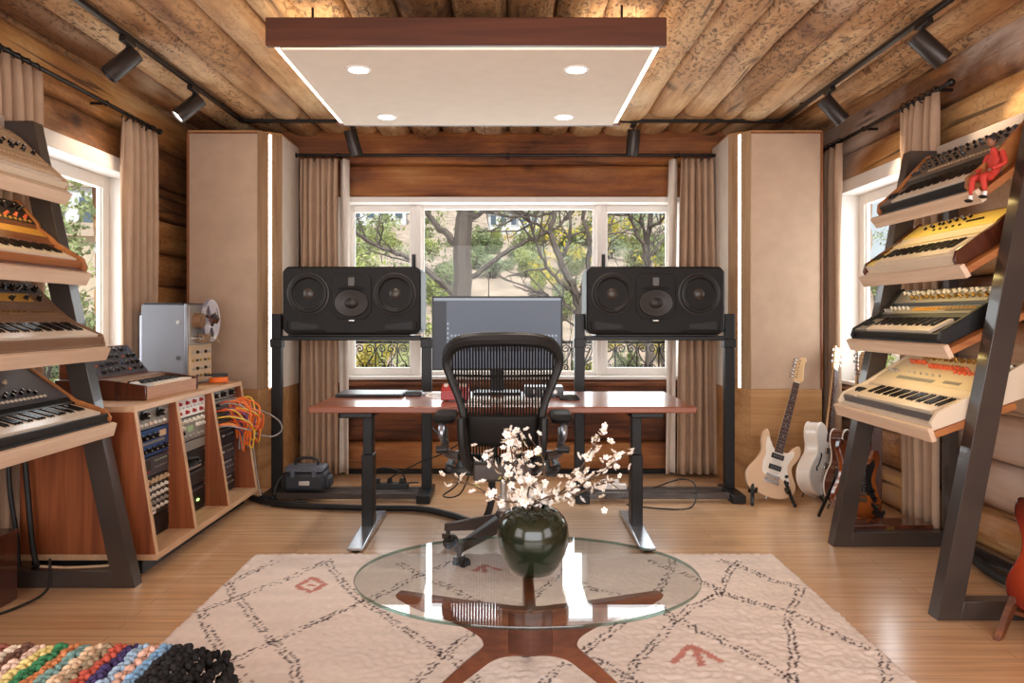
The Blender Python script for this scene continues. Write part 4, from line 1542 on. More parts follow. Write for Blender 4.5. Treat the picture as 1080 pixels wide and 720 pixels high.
# monitor
MXc, MYc = -0.07, 4.36
t = thing('monitor', 'wide black monitor showing a grey mixing program, standing on the desk', 'monitor', (MXc, MYc, DZ))
mw, mz0, mz1 = .385, .145, .58
part('housing', MB().box((-mw, .0, mz0), (mw, .03, mz1)), M['black_plastic'], t, bevel=.004)
bz = MB()
frame_rect(bz, -mw, mw, mz0, mz1, .011, -.006, .002)
part('bezel', bz, M['black_plastic'], t)
sx0, sx1, sz0, sz1 = -mw + .011, mw - .011, mz0 + .011, mz1 - .011
scn = part('screen', MB().box((sx0, -.003, sz0), (sx1, .001, sz1)), M['screen_grey'], t)
part('menu_bar', MB().box((sx0, -.0045, sz1 - .014), (sx1, -.0035, sz1)), M['screen_light'], scn)
part('track_list', MB().box((sx0, -.0045, sz0), (sx0 + .075, -.0035, sz1 - .02)), M['screen_dark'], scn)
mk = MB()
for k in range(9):
    mk.box((sx0 + .078, -.0045, sz0 + .03 + k * .028), (sx0 + .088, -.0035, sz0 + .045 + k * .028))
part('level_meters', mk, M['screen_light'], scn)
mk = MB()
for k in range(30):
    xx = sx0 + .1 + k * .0212
    mk.box((xx, -.0045, sz0 + .185), (xx + .012, -.0035, sz0 + .198)).box((xx + .003, -.0045, sz0 + .16), (xx + .008, -.0035, sz0 + .175))
part('fader_row', mk, M['screen_light'], scn)
mk = MB()
for k in range(15):
    xx = sx0 + .1 + k * .0424
    mk.box((xx, -.0045, sz0 + .1), (xx + .034, -.0035, sz0 + .15))
part('channel_strips', mk, M['screen_dark'], scn)
part('stand_neck', MB().box((-.04, .03, .02), (.04, .055, .35)), M['black_plastic'], t, bevel=.004)
part('stand_foot', MB().box((-.14, -.02, 0), (.14, .17, .014)), M['black_plastic'], t, bevel=.005)


def P3(x, y, z):
    return Vector((x, y, z))


# things lying on the desk
t = thing('laptop', 'closed flat dark laptop lying at the bag end of the desk', 'laptop', (-.80, 4.33, DZ))
part('lower_shell', MB().box((-.19, -.13, .003), (.19, .13, .012)), M['black_plastic'], t, bevel=.003)
part('lid', MB().box((-.19, -.13, .0125), (.19, .13, .019)), M['slate_panel'], t, bevel=.003)
for a in (-.17, .17):
    for b in (-.11, .11):
        part('rubber_foot', MB().cyl((a, b, 0), (a, b, .004), .008, n=8), M['rubber'], t)
t = thing('external_drive', 'small black box with a cable beside the closed laptop', 'drive', (-.555, 4.32, DZ))
part('case', MB().box((-.045, -.05, 0), (.045, .05, .026)), M['black_plastic'], t, bevel=.004)
part('plug', MB().box((.045, -.015, .008), (.075, .015, .018)), M['steel'], t, bevel=.002)
pts = crom([(-.48, 4.32, DZ + .012), (-.40, 4.36, DZ + .006), (-.30, 4.26, DZ + .006), (-.36, 4.16, DZ + .006), (-.47, 4.21, DZ + .006), (-.45, 4.32, DZ + .007), (-.33, 4.36, DZ + .008), (-.26, 4.4, DZ + .006)], 7)
single('white_cable', MB().tube(pts, .005, 6), M['paper'], 'coiled white cable lying on the desk before the stand post', 'cable')
t = thing('headphone_amplifier', 'small red desktop unit with white and chrome knobs beside the chair', 'amplifier', (-.295, 4.06, DZ))
part('case', MB().box((-.075, -.06, .006), (.075, .06, .062)), M['red'], t, bevel=.005)
part('top_panel', MB().prism([(-.058, .062), (.058, .062), (.058, .085), (-.03, .068)], -.073, .073, 'x'), M['red'], t)
for k in range(4):
    part('knob', MB().lathe([(0, 0), (.012, 0), (.011, .02), (0, .02)], 14), M['white_knob'] if k != 1 else M['chrome'], t, loc=(-.052 + .034 * k, .01, .07))
for k in (-.05, .05):
    part('rubber_foot', MB().cyl((k, 0, 0), (k, 0, .008), .008, n=8), M['rubber'], t)
single('note_card', MB().box((-.05, -.035, 0), (.05, .035, .004)), M['paper'], 'small white card on the desk before the red unit', 'card', (-.19, 3.86, DZ))
t = thing('computer_mouse', 'dark computer mouse on the desk beyond the chair arm', 'mouse', (.335, 4.08, DZ))
part('shell', MB().lathe([(0, 0), (.05, 0), (.052, .006), (.046, .018), (.03, .028), (0, .032)], 24, 0, Matrix.Diagonal((1.12, .62, 1, 1))), M['black_plastic'], t)
part('scroll_wheel', MB().cyl((.03, -.004, .024), (.03, .004, .024), .007, n=12), M['rubber'], t)
t = thing('computer_keyboard', 'slim computer keyboard on the desk behind the chair back', 'keyboard', (-.02, 3.98, DZ))
part('case', MB().box((-.2, -.06, 0), (.2, .06, .014)), M['silver'], t, bevel=.003)
kk = MB()
for i in range(15):
    for j in range(5):
        kk.box((-.19 + i * .0255, -.05 + j * .0205, .014), (-.19 + i * .0255 + .021, -.05 + j * .0205 + .016, .018))
part('keys', kk, M['paper'], t)
t = thing('audio_interface', 'low dark audio interface under the monitor on the desk', 'audio interface', (.2, 4.28, DZ))
part('case', MB().box((-.11, -.08, .006), (.11, .08, .06)), M['slate_panel'], t, bevel=.004)
for k in range(3):
    part('knob', MB().lathe([(0, 0), (.012, 0), (.011, .018), (0, .018)], 14), M['silver'], t, loc=(-.06 + k * .06, -.08, .034), rot=(R(90), 0, 0))
for k in (-.08, .08):
    part('rubber_foot', MB().box((k - .01, -.05, 0), (k + .01, .05, .007)), M['rubber'], t)


# ================================================================== LOUDSPEAKERS AND STANDS
def speaker(label, x, y, z, w=.91, h=.445, dp=.32):
    t = thing('studio_monitor', label, 'loudspeaker', (x, y, z), (0, 0, 0), 'horizontal studio loudspeakers')
    c = .03
    out = [(-w / 2 + c, 0), (w / 2 - c, 0), (w / 2, c), (w / 2, h - c), (w / 2 - c, h), (-w / 2 + c, h), (-w / 2, h - c), (-w / 2, c)]
    part('cabinet', MB().prism(out, 0, dp, 'y'), M['black_matte'], t, bevel=.012)
    F = Matrix.Rotation(R(90), 4, 'X')   # local z of a lathe -> -y (towards the listener)
    for s in (-1, 1):
        K = Matrix.Translation((s * .285, -.001, .265)) @ F
        wf = part('woofer', MB().lathe([(.14, -.002), (.14, .006), (.128, .010), (.124, .008), (.118, .012), (.108, .010), (.102, .003), (.05, -.030), (.0, -.034)], 44, 0, K), M['woofer'], t)
        part('dust_cap', MB().lathe([(.052, -.029), (.048, -.012), (.034, .002), (.018, .008), (0, .010)], 32, 0, K), M['woofer_cap'], wf)
        part('surround', MB().lathe([(.124, .008), (.121, .016), (.113, .018), (.105, .013), (.102, .004)], 44, 0, K), M['rubber'], wf)
        bz_ = MB().prism([(s * .22, .035), (s * .40, .03), (s * .40, .085), (s * .22, .062)], -.003, .012, 'y')
        part('bass_port', bz_, M['rubber'], t)
        lp = MB().tube([(s * .17, -.003, .022), (s * .41, -.004, .022), (s * .425, -.004, .04), (s * .425, -.004, .085)], .006, 6)
        part('port_lip', lp, M['black_matte'], t)
    plate = [(-.13, .15), (-.09, .10), (.09, .10), (.13, .15), (.13, .37), (.10, .40), (-.10, .40), (-.13, .37)]
    pl = part('waveguide_plate', MB().prism(plate, -.006, .004, 'y'), M['black_matte'], t, bevel=.003)
    # waveguides: concave dishes
    K = Matrix.Translation((0, -.012, .20)) @ F
    part('midrange_horn', MB().lathe([(.115, .002), (.108, .010), (.098, .009), (.075, .002), (.046, -.001), (.042, .003), (.03, .011), (.012, .016), (0, .017)], 36, 0, Matrix.Translation((0, 0, .205)) @ Matrix.Diagonal((1, 1, .8, 1)) @ Matrix.Translation((0, -.009, 0)) @ F), M['woofer'], pl)
    part('tweeter_slot', MB().box((-.022, -.012, .315), (.022, -.004, .375)), M['woofer_cap'], pl, bevel=.003)
    part('tweeter_lip', MB().prism([(-.09, .30), (.09, .30), (.05, .312), (-.05, .312)], -.03, -.004, 'y'), M['black_matte'], pl, bevel=.004)
    part('maker_badge', MB().box((-.018, -.0045, .086), (.018, -.001, .093)), M['silver'], t)
    return t


speaker('horizontal black loudspeaker on the stand nearer the tape machine', -1.035, 4.86, 1.092)
speaker('horizontal black loudspeaker on the stand nearer the guitars', .963, 4.86, 1.092)


def stand(label, xa, xb, ta, tb, y=4.99):
    t = thing('speaker_stand', label, 'speaker stand', ((xa + xb) / 2, y, 0), (0, 0, 0), 'black loudspeaker stands')
    h = (xb - xa) / 2
    for s, tp in ((-1, ta), (1, tb)):
        part('post', MB().box((s * h - .034, -.025, .05), (s * h + .034, .025, tp)), M['black_metal'], t, bevel=.004)
        part('foot', MB().box((s * h - .045 - (.0 if s < 0 else 0), -.23, .0), (s * h + .045, .12, .055)), M['black_metal'], t, bevel=.006)
        part('clamp', MB().box((s * h - .04, -.035, 1.0), (s * h + .04, .035, 1.06)), M['black_metal'], t, bevel=.004)
    part('crossbar', MB().box((-h + .034, -.03, 1.048), (h - .034, .03, 1.078)), M['black_metal'], t, bevel=.004)
    part('support_plate', MB().box((-h + .1, -.10, 1.078), (h - .1, .14, 1.090)), M['black_metal'], t, bevel=.003)
    part('base_bar', MB().box((-h + .045, -.02, .02), (h - .045, .02, .06)), M['rack_metal'], t, bevel=.004)
    part('base_bar', MB().box((-h + .045, -.18, .02), (h - .045, -.14, .06)), M['rack_metal'], t, bevel=.004)


stand('black loudspeaker stand whose base carries the camera bag', -1.565, -.555, 1.226, 1.07)
stand('black loudspeaker stand beside the guitars', .474, 1.482, 1.226, 1.226)

# camera bag on the stand base
t = thing('camera_bag', 'black and grey padded camera bag resting on the stand base', 'bag', (-1.34, 4.90, .062))
part('body', MB().box((-.14, -.085, .0), (.14, .095, .13)), M['bag'], t, bevel=.03)
part('lid', MB().prism([(-.085, .128), (-.06, .165), (.07, .165), (.095, .128)], -.13, .13, 'x'), M['bag_top'], t, bevel=.015)
part('handle', MB().tube(crom([(-.075, 0, .16), (-.065, 0, .20), (0, 0, .212), (.065, 0, .20), (.075, 0, .16)], 5), .009, 8), M['rubber'], t)
part('logo_patch', MB().box((-.03, -.09, .045), (.04, -.083, .075)), M['silver'], t, bevel=.003)
part('side_pocket', MB().box((.13, -.05, .02), (.165, .06, .095)), M['bag'], t, bevel=.012)
part('strap', MB().tube(crom([(-.14, 0, .11), (-.18, -.04, .06), (-.19, -.08, .0), (-.17, -.14, -.035), (-.08, -.17, -.04), (.04, -.16, -.035)], 5), .01, 6), M['rubber'], t)
for s in (-.07, .07):
    part('buckle', MB().box((s - .014, -.094, .10), (s + .014, -.08, .15)), M['bag_top'], t, bevel=.003)


def cable(name, label, pts, r, m, group=None, n=6):
    return single(name, MB().tube(crom(pts, 7), r, n), m, label, 'cable', group=group)


cable('cable_sleeve', 'thick black cable sleeve curving over the floor from the cabinet to the chair', [(-1.72, 4.88, .022), (-1.5, 4.70, .022), (-1.2, 4.62, .022), (-.85, 4.58, .022), (-.55, 4.56, .022), (-.35, 4.42, .022), (-.22, 4.28, .022), (-.14, 4.22, .05), (-.10, 4.25, .16), (-.10, 4.3, .30), (-.08, 4.33, .5), (-.05, 4.36, .668)], .02, M['rubber'])
cable('power_cable', 'thin black power cord looping on the floor by the bag', [(-1.2, 4.72, .008), (-1.35, 4.66, .008), (-1.55, 4.74, .008), (-1.62, 4.84, .008), (-1.68, 5.02, .008)], .007, M['rubber'])
cable('power_cable', 'thin black cord drooping from the desk to the stand base by the bag', [(-.62, 5.05, .075), (-.8, 4.9, .12), (-.6, 4.75, .26), (-.40, 4.62, .36), (-.2, 4.45, .52), (-.1, 4.4, .672)], .005, M['rubber'])
cable('power_cable', 'black cord hanging in a slack arc beneath the desk centre', [(-.55, 5.15, .45), (-.40, 4.95, .32), (-.33, 4.82, .14), (-.42, 4.7, .07), (-.3, 4.55, .12), (-.22, 4.42, .35), (-.2, 4.35, .672)], .005, M['rubber'])
cable('power_cable', 'black cord arching over the stand base near the socket strip', [(-.95, 4.93, .07), (-.92, 4.93, .16), (-.84, 4.93, .20), (-.72, 4.93, .17), (-.68, 4.93, .08)], .0055, M['rubber'])
cable('power_cable', 'black cord looping on the floor by the desk leg nearer the guitars', [(.75, 4.72, .008), (.95, 4.62, .008), (1.15, 4.66, .008), (1.22, 4.85, .10), (1.15, 4.95, .12), (.95, 4.9, .07)], .005, M['rubber'])
t = thing('socket_strip', 'black socket strip with plugs on the stand base nearer the bag', 'socket strip', (-.80, 4.93, .062))
part('body', MB().box((-.13, -.03, 0), (.13, .03, .04)), M['black_plastic'], t, bevel=.005)
for k in range(3):
    part('plug', MB().box((-.09 + k * .08, -.02, .04), (-.06 + k * .08, .015, .07)), M['rubber'], t, bevel=.004)
t = thing('socket_strip', 'white socket strip with plugs on the stand base nearer the guitars', 'socket strip', (.68, 4.93, .062))
part('body', MB().box((-.1, -.03, 0), (.1, .03, .03)), M['paper'], t, bevel=.005)
for k in range(2):
    part('plug', MB().box((-.06 + k * .08, -.02, .03), (-.03 + k * .08, .015, .06)), M['paper'], t, bevel=.004)

# ================================================================== OFFICE CHAIR (faces the desk)
CX, CY = -0.03, 3.75
t = thing('office_chair', 'black mesh-backed office chair facing the desk', 'chair', (CX, CY, 0))
part('hub', MB().lathe([(0, .10), (.035, .10), (.045, .13), (.045, .20), (.032, .225), (0, .225)], 24), M['rack_metal'], t)
for k in range(5):
    a = R(157 + 72 * k)
    K = Matrix.Rotation(a, 4, 'Z')
    lg = part('base_leg', MB().add([(.03, -.03, .13), (.03, .03, .13), (.03, .022, .205), (.03, -.022, .205), (.33, -.021, .085), (.33, .021, .085), (.33, .016, .125), (.33, -.016, .125)], [(0, 1, 2, 3), (4, 7, 6, 5), (0, 4, 5, 1), (1, 5, 6, 2), (2, 6, 7, 3), (3, 7, 4, 0)], 0, K), M['rack_metal'], t, bevel=.006)
    cs = part('caster', MB().cyl((.315, 0, .095), (.315, 0, .05), .012, n=12, T=K).box((.285, -.012, .045), (.345, .012, .07), 0, K), M['rack_metal'], t)
    for s in (-1, 1):
        part('wheel', MB().cyl((.30, s * .012, .031), (.30, s * .030, .031), .031, n=24, T=K).cyl((.30, s * .030, .031), (.30, s * .033, .031), .018, n=18, T=K), M['rubber'], cs)
part('gas_column', MB().cyl((0, 0, .22), (0, 0, .30), .028).cyl((0, 0, .30), (0, 0, .42), .016), M['silver'], t)
part('tilt_mechanism', MB().prism([(-.24, .42), (.14, .40), (.16, .46), (-.26, .50)], -.085, .085, 'x'), M['rack_metal'], t, bevel=.012)
part('lever', MB().tube([(.08, -.02, .44), (.19, -.04, .43), (.235, -.05, .425)], .009, 8).box((.215, -.07, .41), (.265, -.03, .44)), M['black_plastic'], t)
# seat: curved frame with mesh
fr = crom([(-.24, -.20, .47), (-.26, 0, .475), (-.25, .2, .475), (-.16, .27, .445), (0, .285, .435), (.16, .27, .445), (.25, .2, .475), (.26, 0, .475), (.24, -.20, .47), (0, -.225, .46)], 5, True)
part('seat_frame', MB().tube(fr, .019, 8, closed=True), M['black_plastic'], t)
sm = MB()
for i in range(13):
    for j in range(13):
        pass
gv, gf = [], []
for j in range(13):
    for i in range(13):
        u, w = i / 6 - 1, j / 12
        gv.append((u * .235, -.2 + .47 * w, .468 - .02 * (1 - u * u) - .03 * max(0, w - .6) * 2))
gf = [(j * 13 + i, j * 13 + i + 1, (j + 1) * 13 + i + 1, (j + 1) * 13 + i) for j in range(12) for i in range(12)]
o = link('seat_mesh', MB().add(gv, gf).mesh('seat_mesh', M['black_matte'], 60), t)
o.modifiers.new('thick', 'SOLIDIFY').thickness = .008


def back_y(x, z):
    """surface of the backrest, local to the chair"""
    v = (z - .5) / .6
    return -.255 - .10 * max(0.0, v) ** 1.2 - .05 * math.exp(-((v - .35) / .25) ** 2) + .9 * x * x


half = [(0, 1.102), (.13, 1.098), (.215, 1.078), (.258, 1.03), (.262, .975), (.236, .90), (.203, .82), (.184, .75), (.176, .67), (.170, .58), (.150, .51), (.09, .485), (0, .48)]
loop = [(x, z) for x, z in half] + [(-x, z) for x, z in half[-2:0:-1]]
cl = crom([(x, back_y(x, z), z) for x, z in loop], 5, True)
part('backrest_frame', MB().tube(cl, [.019 + .010 * max(0, (p.z - 1.0) / .1) + .004 * max(0, (p.z - .8) / .2) for p in cl], 10, closed=True), M['black_plastic'], t)


def half_w(z):
    for (xa, za), (xb, zb) in zip(half[3:], half[4:]):
        if zb <= z <= za:
            return xb + (xa - xb) * (z - zb) / (za - zb)
    if z > 1.03:
        return .258 - (z - 1.03) * .9
    return .12


st_ = MB()
n = 38
for k in range(-n // 2 + 1, n // 2):
    x = k * .0138
    zs = [z for z in [.49 + .0125 * q for q in range(49)] if half_w(z) - .012 > abs(x)]
    if len(zs) < 4:
        continue
    run = []
    for z in zs:
        if .615 < z < .735 and abs(x) < .16:
            if len(run) > 1:
                st_.tube(run, .0045, 4)
            run = []
            continue
        run.append((x, back_y(x, z), z))
    if len(run) > 1:
        st_.tube(run, .0045, 4)
for z in (.6, .745, .93):
    w = half_w(z) - .006
    st_.tube([(w * q / 6, back_y(w * q / 6, z) - .002, z) for q in range(-6, 7)], .0026 if z not in (.93, .745) else .006, 4)
part('backrest_mesh', st_, M['black_plastic'], t)
lv, lf = [], []
for j in range(9):
    for i in range(13):
        x, z = -.172 + .344 * i / 12, .605 + .145 * j / 8
        lv.append((x, back_y(x, z) - .012, z))
lf = [(j * 13 + i, j * 13 + i + 1, (j + 1) * 13 + i + 1, (j + 1) * 13 + i) for j in range(8) for i in range(12)]
o = link('lumbar_pad', MB().add(lv, lf).mesh('lumbar_pad', M['black_matte'], 60), t)
o.modifiers.new('thick', 'SOLIDIFY').thickness = .014
for s in (-1, 1):
    part('back_upright', MB().tube(crom([(s * .13, -.22, .47), (s * .165, -.30, .52), (s * .186, -.335, .62), (s * .19, -.345, .74)], 5), [.022] * 16, 8), M['black_plastic'], t)
    arm = part('arm_bracket', MB().tube(crom([(s * .20, -.28, .55), (s * .265, -.22, .555), (s * .285, -.14, .60), (s * .29, -.1, .655)], 5), .021, 8), M['rack_metal'], t)
    part('arm_loop', MB().tube(crom([(s * .285, -.16, .60), (s * .295, -.20, .64), (s * .295, -.17, .685), (s * .29, -.08, .69)], 5), .016, 8), M['steel'], arm)
    part('armrest', MB().box((s * .285 - .055, -.20, .69), (s * .285 + .055, .08, .735)), M['black_matte'], t, bevel=.02)
    part('adjuster_knob', MB().cyl((s * .265, -.235, .575), (s * .315, -.245, .575), .018, n=14), M['black_plastic'], t)
part('back_bracket', MB().box((-.14, -.30, .435), (.14, -.20, .52)), M['rack_metal'], t, bevel=.012)

# ================================================================== SYNTH RACKS
RAX = -PI / 2       # turn of things on the rack by the guitars: their front faces the room
LAX = PI / 2        # and of those on the opposite rack


def rack(name, label, side, foot, slope, y_near, y_far, tiers, lip_far, lip_near, leds):
    """side +1: against the right-hand wall. foot: |x| of the outer foot; tiers: (|x| of shelf front, z, tilt)"""
    yc = (y_near + y_far) / 2
    t = thing(name, label, 'keyboard rack', (side * 2.0, yc, 0))
    H = 2.075
    w, dp = .093, .07
    back = 2.355
    for y0, hb in ((y_near, 1), (y_far, 1)):
        f = MB()
        A = [(foot, 0), (foot + w, 0), (foot + w + slope * H, H), (foot + slope * H, H)]
        f.prism([(side * x - side * 2.0, z) for x, z in A], y0 - yc, y0 + dp - yc, 'y')
        lo = [(foot + w - .002, 0), (back, 0), (back, .075), (foot + w + slope * .075 - .002, .075)]
        f.prism([(side * x - side * 2.0, z) for x, z in lo], y0 - yc, y0 + dp - yc, 'y')
        hi = [(foot + w + slope * (H - .09) - .002, H - .09), (back, H - .09), (back, H), (foot + w + slope * H - .002, H)]
        f.prism([(side * x - side * 2.0, z) for x, z in hi], y0 - yc, y0 + dp - yc, 'y')
        f.box((side * (back - .05) - side * 2.0 if side > 0 else -(back) + 2.0, y0 - yc + .002, .07), (side * back - side * 2.0 if side > 0 else -(back - .05) + 2.0, y0 + dp - yc - .002, H - .085))
        part('side_frame', f, M['rack_metal'], t, bevel=.002)
    xb0, xb1 = sorted((side * 2.24 - side * 2.0, side * 2.27 - side * 2.0))
    part('top_board', MB().box((xb0, y_near + dp - yc, H - .10), (xb1, y_far - yc, H + .02)), M['shelf_board'], t, bevel=.003)
    xb0, xb1 = sorted((side * 2.30 - side * 2.0, side * 2.34 - side * 2.0))
    part('back_rail', MB().box((xb0, y_near + dp - yc, .02), (xb1, y_far - yc, .075)), M['rack_metal'], t)
    for i, (X, z, tilt) in enumerate(tiers):
        Tm = Matrix.Translation((side * X - side * 2.0, 0, z)) @ Matrix.Rotation(RAX if side > 0 else LAX, 4, 'Z') @ Matrix.Rotation(R(tilt), 4, 'X')
        # local x runs along the rack (-Y for side +1), local y towards the wall

        def lx(y):
            return -(y - yc) if side > 0 else (y - yc)
        a, b = sorted((lx(y_near + dp), lx(y_far - .003)))
        sh = part('shelf', MB().box((a, .0, .012), (b, .35, .040), 0, Tm), M['shelf_ply'], t, bevel=.002)
        a, b = sorted((lx(lip_near), lx(lip_far)))
        part('front_lip', MB().box((a, -.022, 0), (b, 0, .058), 0, Tm), M['oak_lip'], sh, bevel=.002)
        if i in leds:
            a, b = sorted((lx(y_near + dp + .06), lx(y_far - .06)))
            part('led_strip', MB().box((a, .03, .004), (b, .045, .0118), 0, Tm), M['led_amber'], sh, label='thin amber light strip under the shelf')
            K = Matrix.Translation((side * 2.0, yc, 0)) @ Tm @ Matrix.Translation((0, .04, .0))
            light('shelf_glow', 'AREA', K.to_translation(), (0, 0, 0), 0.55, (1.0, .76, .32), shape='RECTANGLE', size=.05, size_y=.7)
    return t


M['knob_panel'] = mat('knob_panel', '#6d5d50', .45, .1, var=.06)
M['led_amber'] = emit('led_amber', (1.0, .74, .25, 1), 4.0)
M['shelf_board'] = mat('shelf_board', '#b3a294', .5, var=.06)
RT = [(1.737, .700, 20), (1.807, 1.041, 26), (1.876, 1.371, 31), (1.940, 1.680, 37)]
LT = [(1.775, .683, 15), (1.808, 1.020, 22), (1.895, 1.351, 26), (1.985, 1.709, 31)]
rack('keyboard_rack', 'slanted black steel rack with four keyboard shelves before the guitars window', 1, 1.697, .195, 2.93, 3.875, RT, 3.872, 3.0, (1, 2, 3))
rack('keyboard_rack', 'slanted black steel rack with four keyboard shelves beside the outboard gear cabinet', -1, 1.663, .218, 2.36, 3.284, LT, 3.282, 2.43, (3,))


def knob_mesh(r, h, m, cap=None):
    mb = MB().lathe([(r * 1.15, 0), (r * 1.1, h * .3), (r * .85, h * .35), (r * .8, h), (0, h)], 12)
    mb.box((-r * .1, 0, h * .9), (r * .1, r * .82, h * 1.06), 1)
    return mb.mesh('knob', [m, M['white_knob'] if cap is None else cap])


KN = {}


def kn(r, h, m):
    k = (round(r, 4), round(h, 4), m)
    if k not in KN:
        KN[k] = knob_mesh(r, h, M[m], M['black_key'] if m in ('white_knob', 'silver', 'brass', 'orange_knob', 'chrome') else None)
    return KN[k]


def slider_mesh(m):
    return MB().box((-.004, -.007, 0), (.004, .007, .012)).box((-.001, -.006, .012), (.001, .006, .0135), 1).mesh('slider', [M[m], M['white_knob']])


SL = {}


def sl(m):
    if m not in SL:
        SL[m] = slider_mesh(m)
    return SL[m]


def synth(name, label, pos, rz, tilt, L, prof, key_y, key_z, nwhite, mats, rows, cheek=.022, margin=(.09, .02), lip=.0, group=None, cat='synthesizer', strips=(), cheek_pad=.012, end_front=0.0, sharps=True):
    """prof: points (y, z) of the top from just behind the keys to the rear; key_y: (front, rear) of the keys"""
    t = thing(name, label, cat, pos, (tilt, 0, rz), group)
    case_m, cheek_m, panel_m = mats[:3]
    x0, x1 = -L / 2, L / 2
    fy0 = key_y[0] - .018
    D = prof[-1][0]
    # case
    pr = [(0, .0), (0, .020), (fy0, .024), (fy0, key_z - .016), (key_y[1], key_z - .016), (key_y[1], prof[0][1])] + list(prof) + [(D, 0)]
    part('case', MB().prism(pr, x0 + cheek, x1 - cheek, 'x'), M[case_m], t, bevel=.002)
    # front strip
    part('front_strip', MB().box((x0 + cheek + .004, fy0 - .004, .022), (x1 - cheek - .004, fy0 + .006, key_z - .004)), M[mats[3] if len(mats) > 3 else case_m], t, bevel=.002)
    # control panel skin
    segs = list(zip(prof, prof[1:]))
    pn = MB()
    for (a, b) in segs:
        d = Vector((b[0] - a[0], b[1] - a[1]))
        if d.length < .03:
            continue
        n = Vector((-d.y, d.x)).normalized()
        if n.y < 0:
            n = -n
        e = d.normalized() * .004
        pn.prism([(a[0] + e.x, a[1] + e.y), (b[0] - e.x, b[1] - e.y), (b[0] - e.x + n.x * .003, b[1] - e.y + n.y * .003), (a[0] + e.x + n.x * .003, a[1] + e.y + n.y * .003)], x0 + cheek + .004, x1 - cheek - .004, 'x')
    pan = part('control_panel', pn, M[panel_m], t)
    # cheeks
    if cheek > .004:
        q = cheek_pad
        top = [(end_front, 0), (end_front, .024 + q), (fy0 + .01, key_z + q * .6), (key_y[1], max(prof[0][1], key_z) + q)] + [(p[0], p[1] + q) for p in prof[1:]] + [(D + .004, prof[-1][1]), (D + .004, 0)]
        for s in (x0, x1 - cheek):
            part('end_cheek', MB().prism(top, s, s + cheek, 'x'), M[cheek_m], t, bevel=.003)
    # keys
    kx0, kx1 = x0 + cheek + margin[0], x1 - cheek - margin[1]
    kw = (kx1 - kx0) / nwhite
    wk, bk = MB(), MB()
    for i in range(nwhite):
        wk.box((kx0 + i * kw + .0006, key_y[0], key_z - .014), (kx0 + (i + 1) * kw - .0006, key_y[1], key_z))
        if i % 7 in (0, 1, 3, 4, 5) and i < nwhite - 1:
            c = kx0 + (i + 1) * kw
            bl = key_y[0] + (key_y[1] - key_y[0]) * .36
            w = kw * .2
            bk.add([(c - w, bl, key_z), (c + w, bl, key_z), (c + w, key_y[1], key_z), (c - w, key_y[1], key_z), (c - w * .8, bl + .009, key_z + .007), (c + w * .8, bl + .009, key_z + .007), (c + w * .8, key_y[1], key_z + .007), (c - w * .8, key_y[1], key_z + .007)],
                   [(4, 5, 6, 7), (0, 1, 5, 4), (1, 2, 6, 5), (3, 0, 4, 7)])
    kb = part('keyboard', wk, M['white_key'], t, label='row of ivory keys')
    if sharps:
        part('black_keys', bk, M['black_key'], kb)
    if margin[0] > .05:
        cx = x0 + cheek + margin[0] * .5
        blk = part('wheel_block', MB().box((x0 + cheek + .003, fy0 + .008, key_z - .016), (kx0 - .004, key_y[1] - .003, key_z + .001)), M[mats[4] if len(mats) > 4 else panel_m], t, bevel=.002)
        for dx in (-.017, .017):
            part('wheel', MB().cyl((cx + dx - .005, fy0 + .07, key_z - .008), (cx + dx + .005, fy0 + .07, key_z - .008), .024, n=18), M['rubber'], blk)
    # controls
    for row in rows:
        kind, seg, f, xa, xb, n, m = row[:7]
        r = row[7] if len(row) > 7 else .008
        h = row[8] if len(row) > 8 else .016
        a, b = prof[seg], prof[seg + 1]
        y, z = a[0] + (b[0] - a[0]) * f, a[1] + (b[1] - a[1]) * f
        ang = math.atan2(b[1] - a[1], b[0] - a[0])
        off = Vector((0, -math.sin(ang), math.cos(ang))) * .003
        for i in range(n):
            u = (i + .5) / n
            x = x0 + L * (xa + (xb - xa) * u)
            c = Vector((x, y, z)) + off
            if kind == 'knob':
                link('knob', kn(r, h, m), t, c, (ang, 0, ((i * 37) % 11 - 5) * .4))
            elif kind == 'slider':
                jy = ((i * 53) % 7 - 3) * .004
                link('slider', sl(m), t, c + Vector((0, math.cos(ang), math.sin(ang))) * jy, (ang, 0, 0))
            elif kind == 'button':
                link('push_button', btn(m), t, c, (ang, 0, 0))
    for (seg, f0, f1, xa, xb, m, nm) in strips:
        a, b = prof[seg], prof[seg + 1]
        d = Vector((b[0] - a[0], b[1] - a[1]))
        n = Vector((-d.y, d.x)).normalized()
        if n.y < 0:
            n = -n
        p0, p1 = Vector(a) + d * f0 + n * .0028, Vector(a) + d * f1 + n * .0028
        part(nm, MB().prism([tuple(p0), tuple(p1), tuple(p1 + n * .0022), tuple(p0 + n * .0022)], x0 + L * xa, x0 + L * xb, 'x'), M[m], pan)
    return t


BT = {}


def btn(m):
    if m not in BT:
        BT[m] = MB().box((-.006, -.005, 0), (.006, .005, .006)).mesh('push_button', M[m])
    return BT[m]


def on_shelf(side, tier, y, off=.003):
    X, z, tilt = (RT if side > 0 else LT)[tier]
    a = R(tilt)
    d = Vector((side * math.cos(a), 0, math.sin(a)))
    n = Vector((-side * math.sin(a), 0, math.cos(a)))
    p = Vector((side * X, y, z)) + n * .0405 + d * off
    return p, (RAX if side > 0 else LAX), a


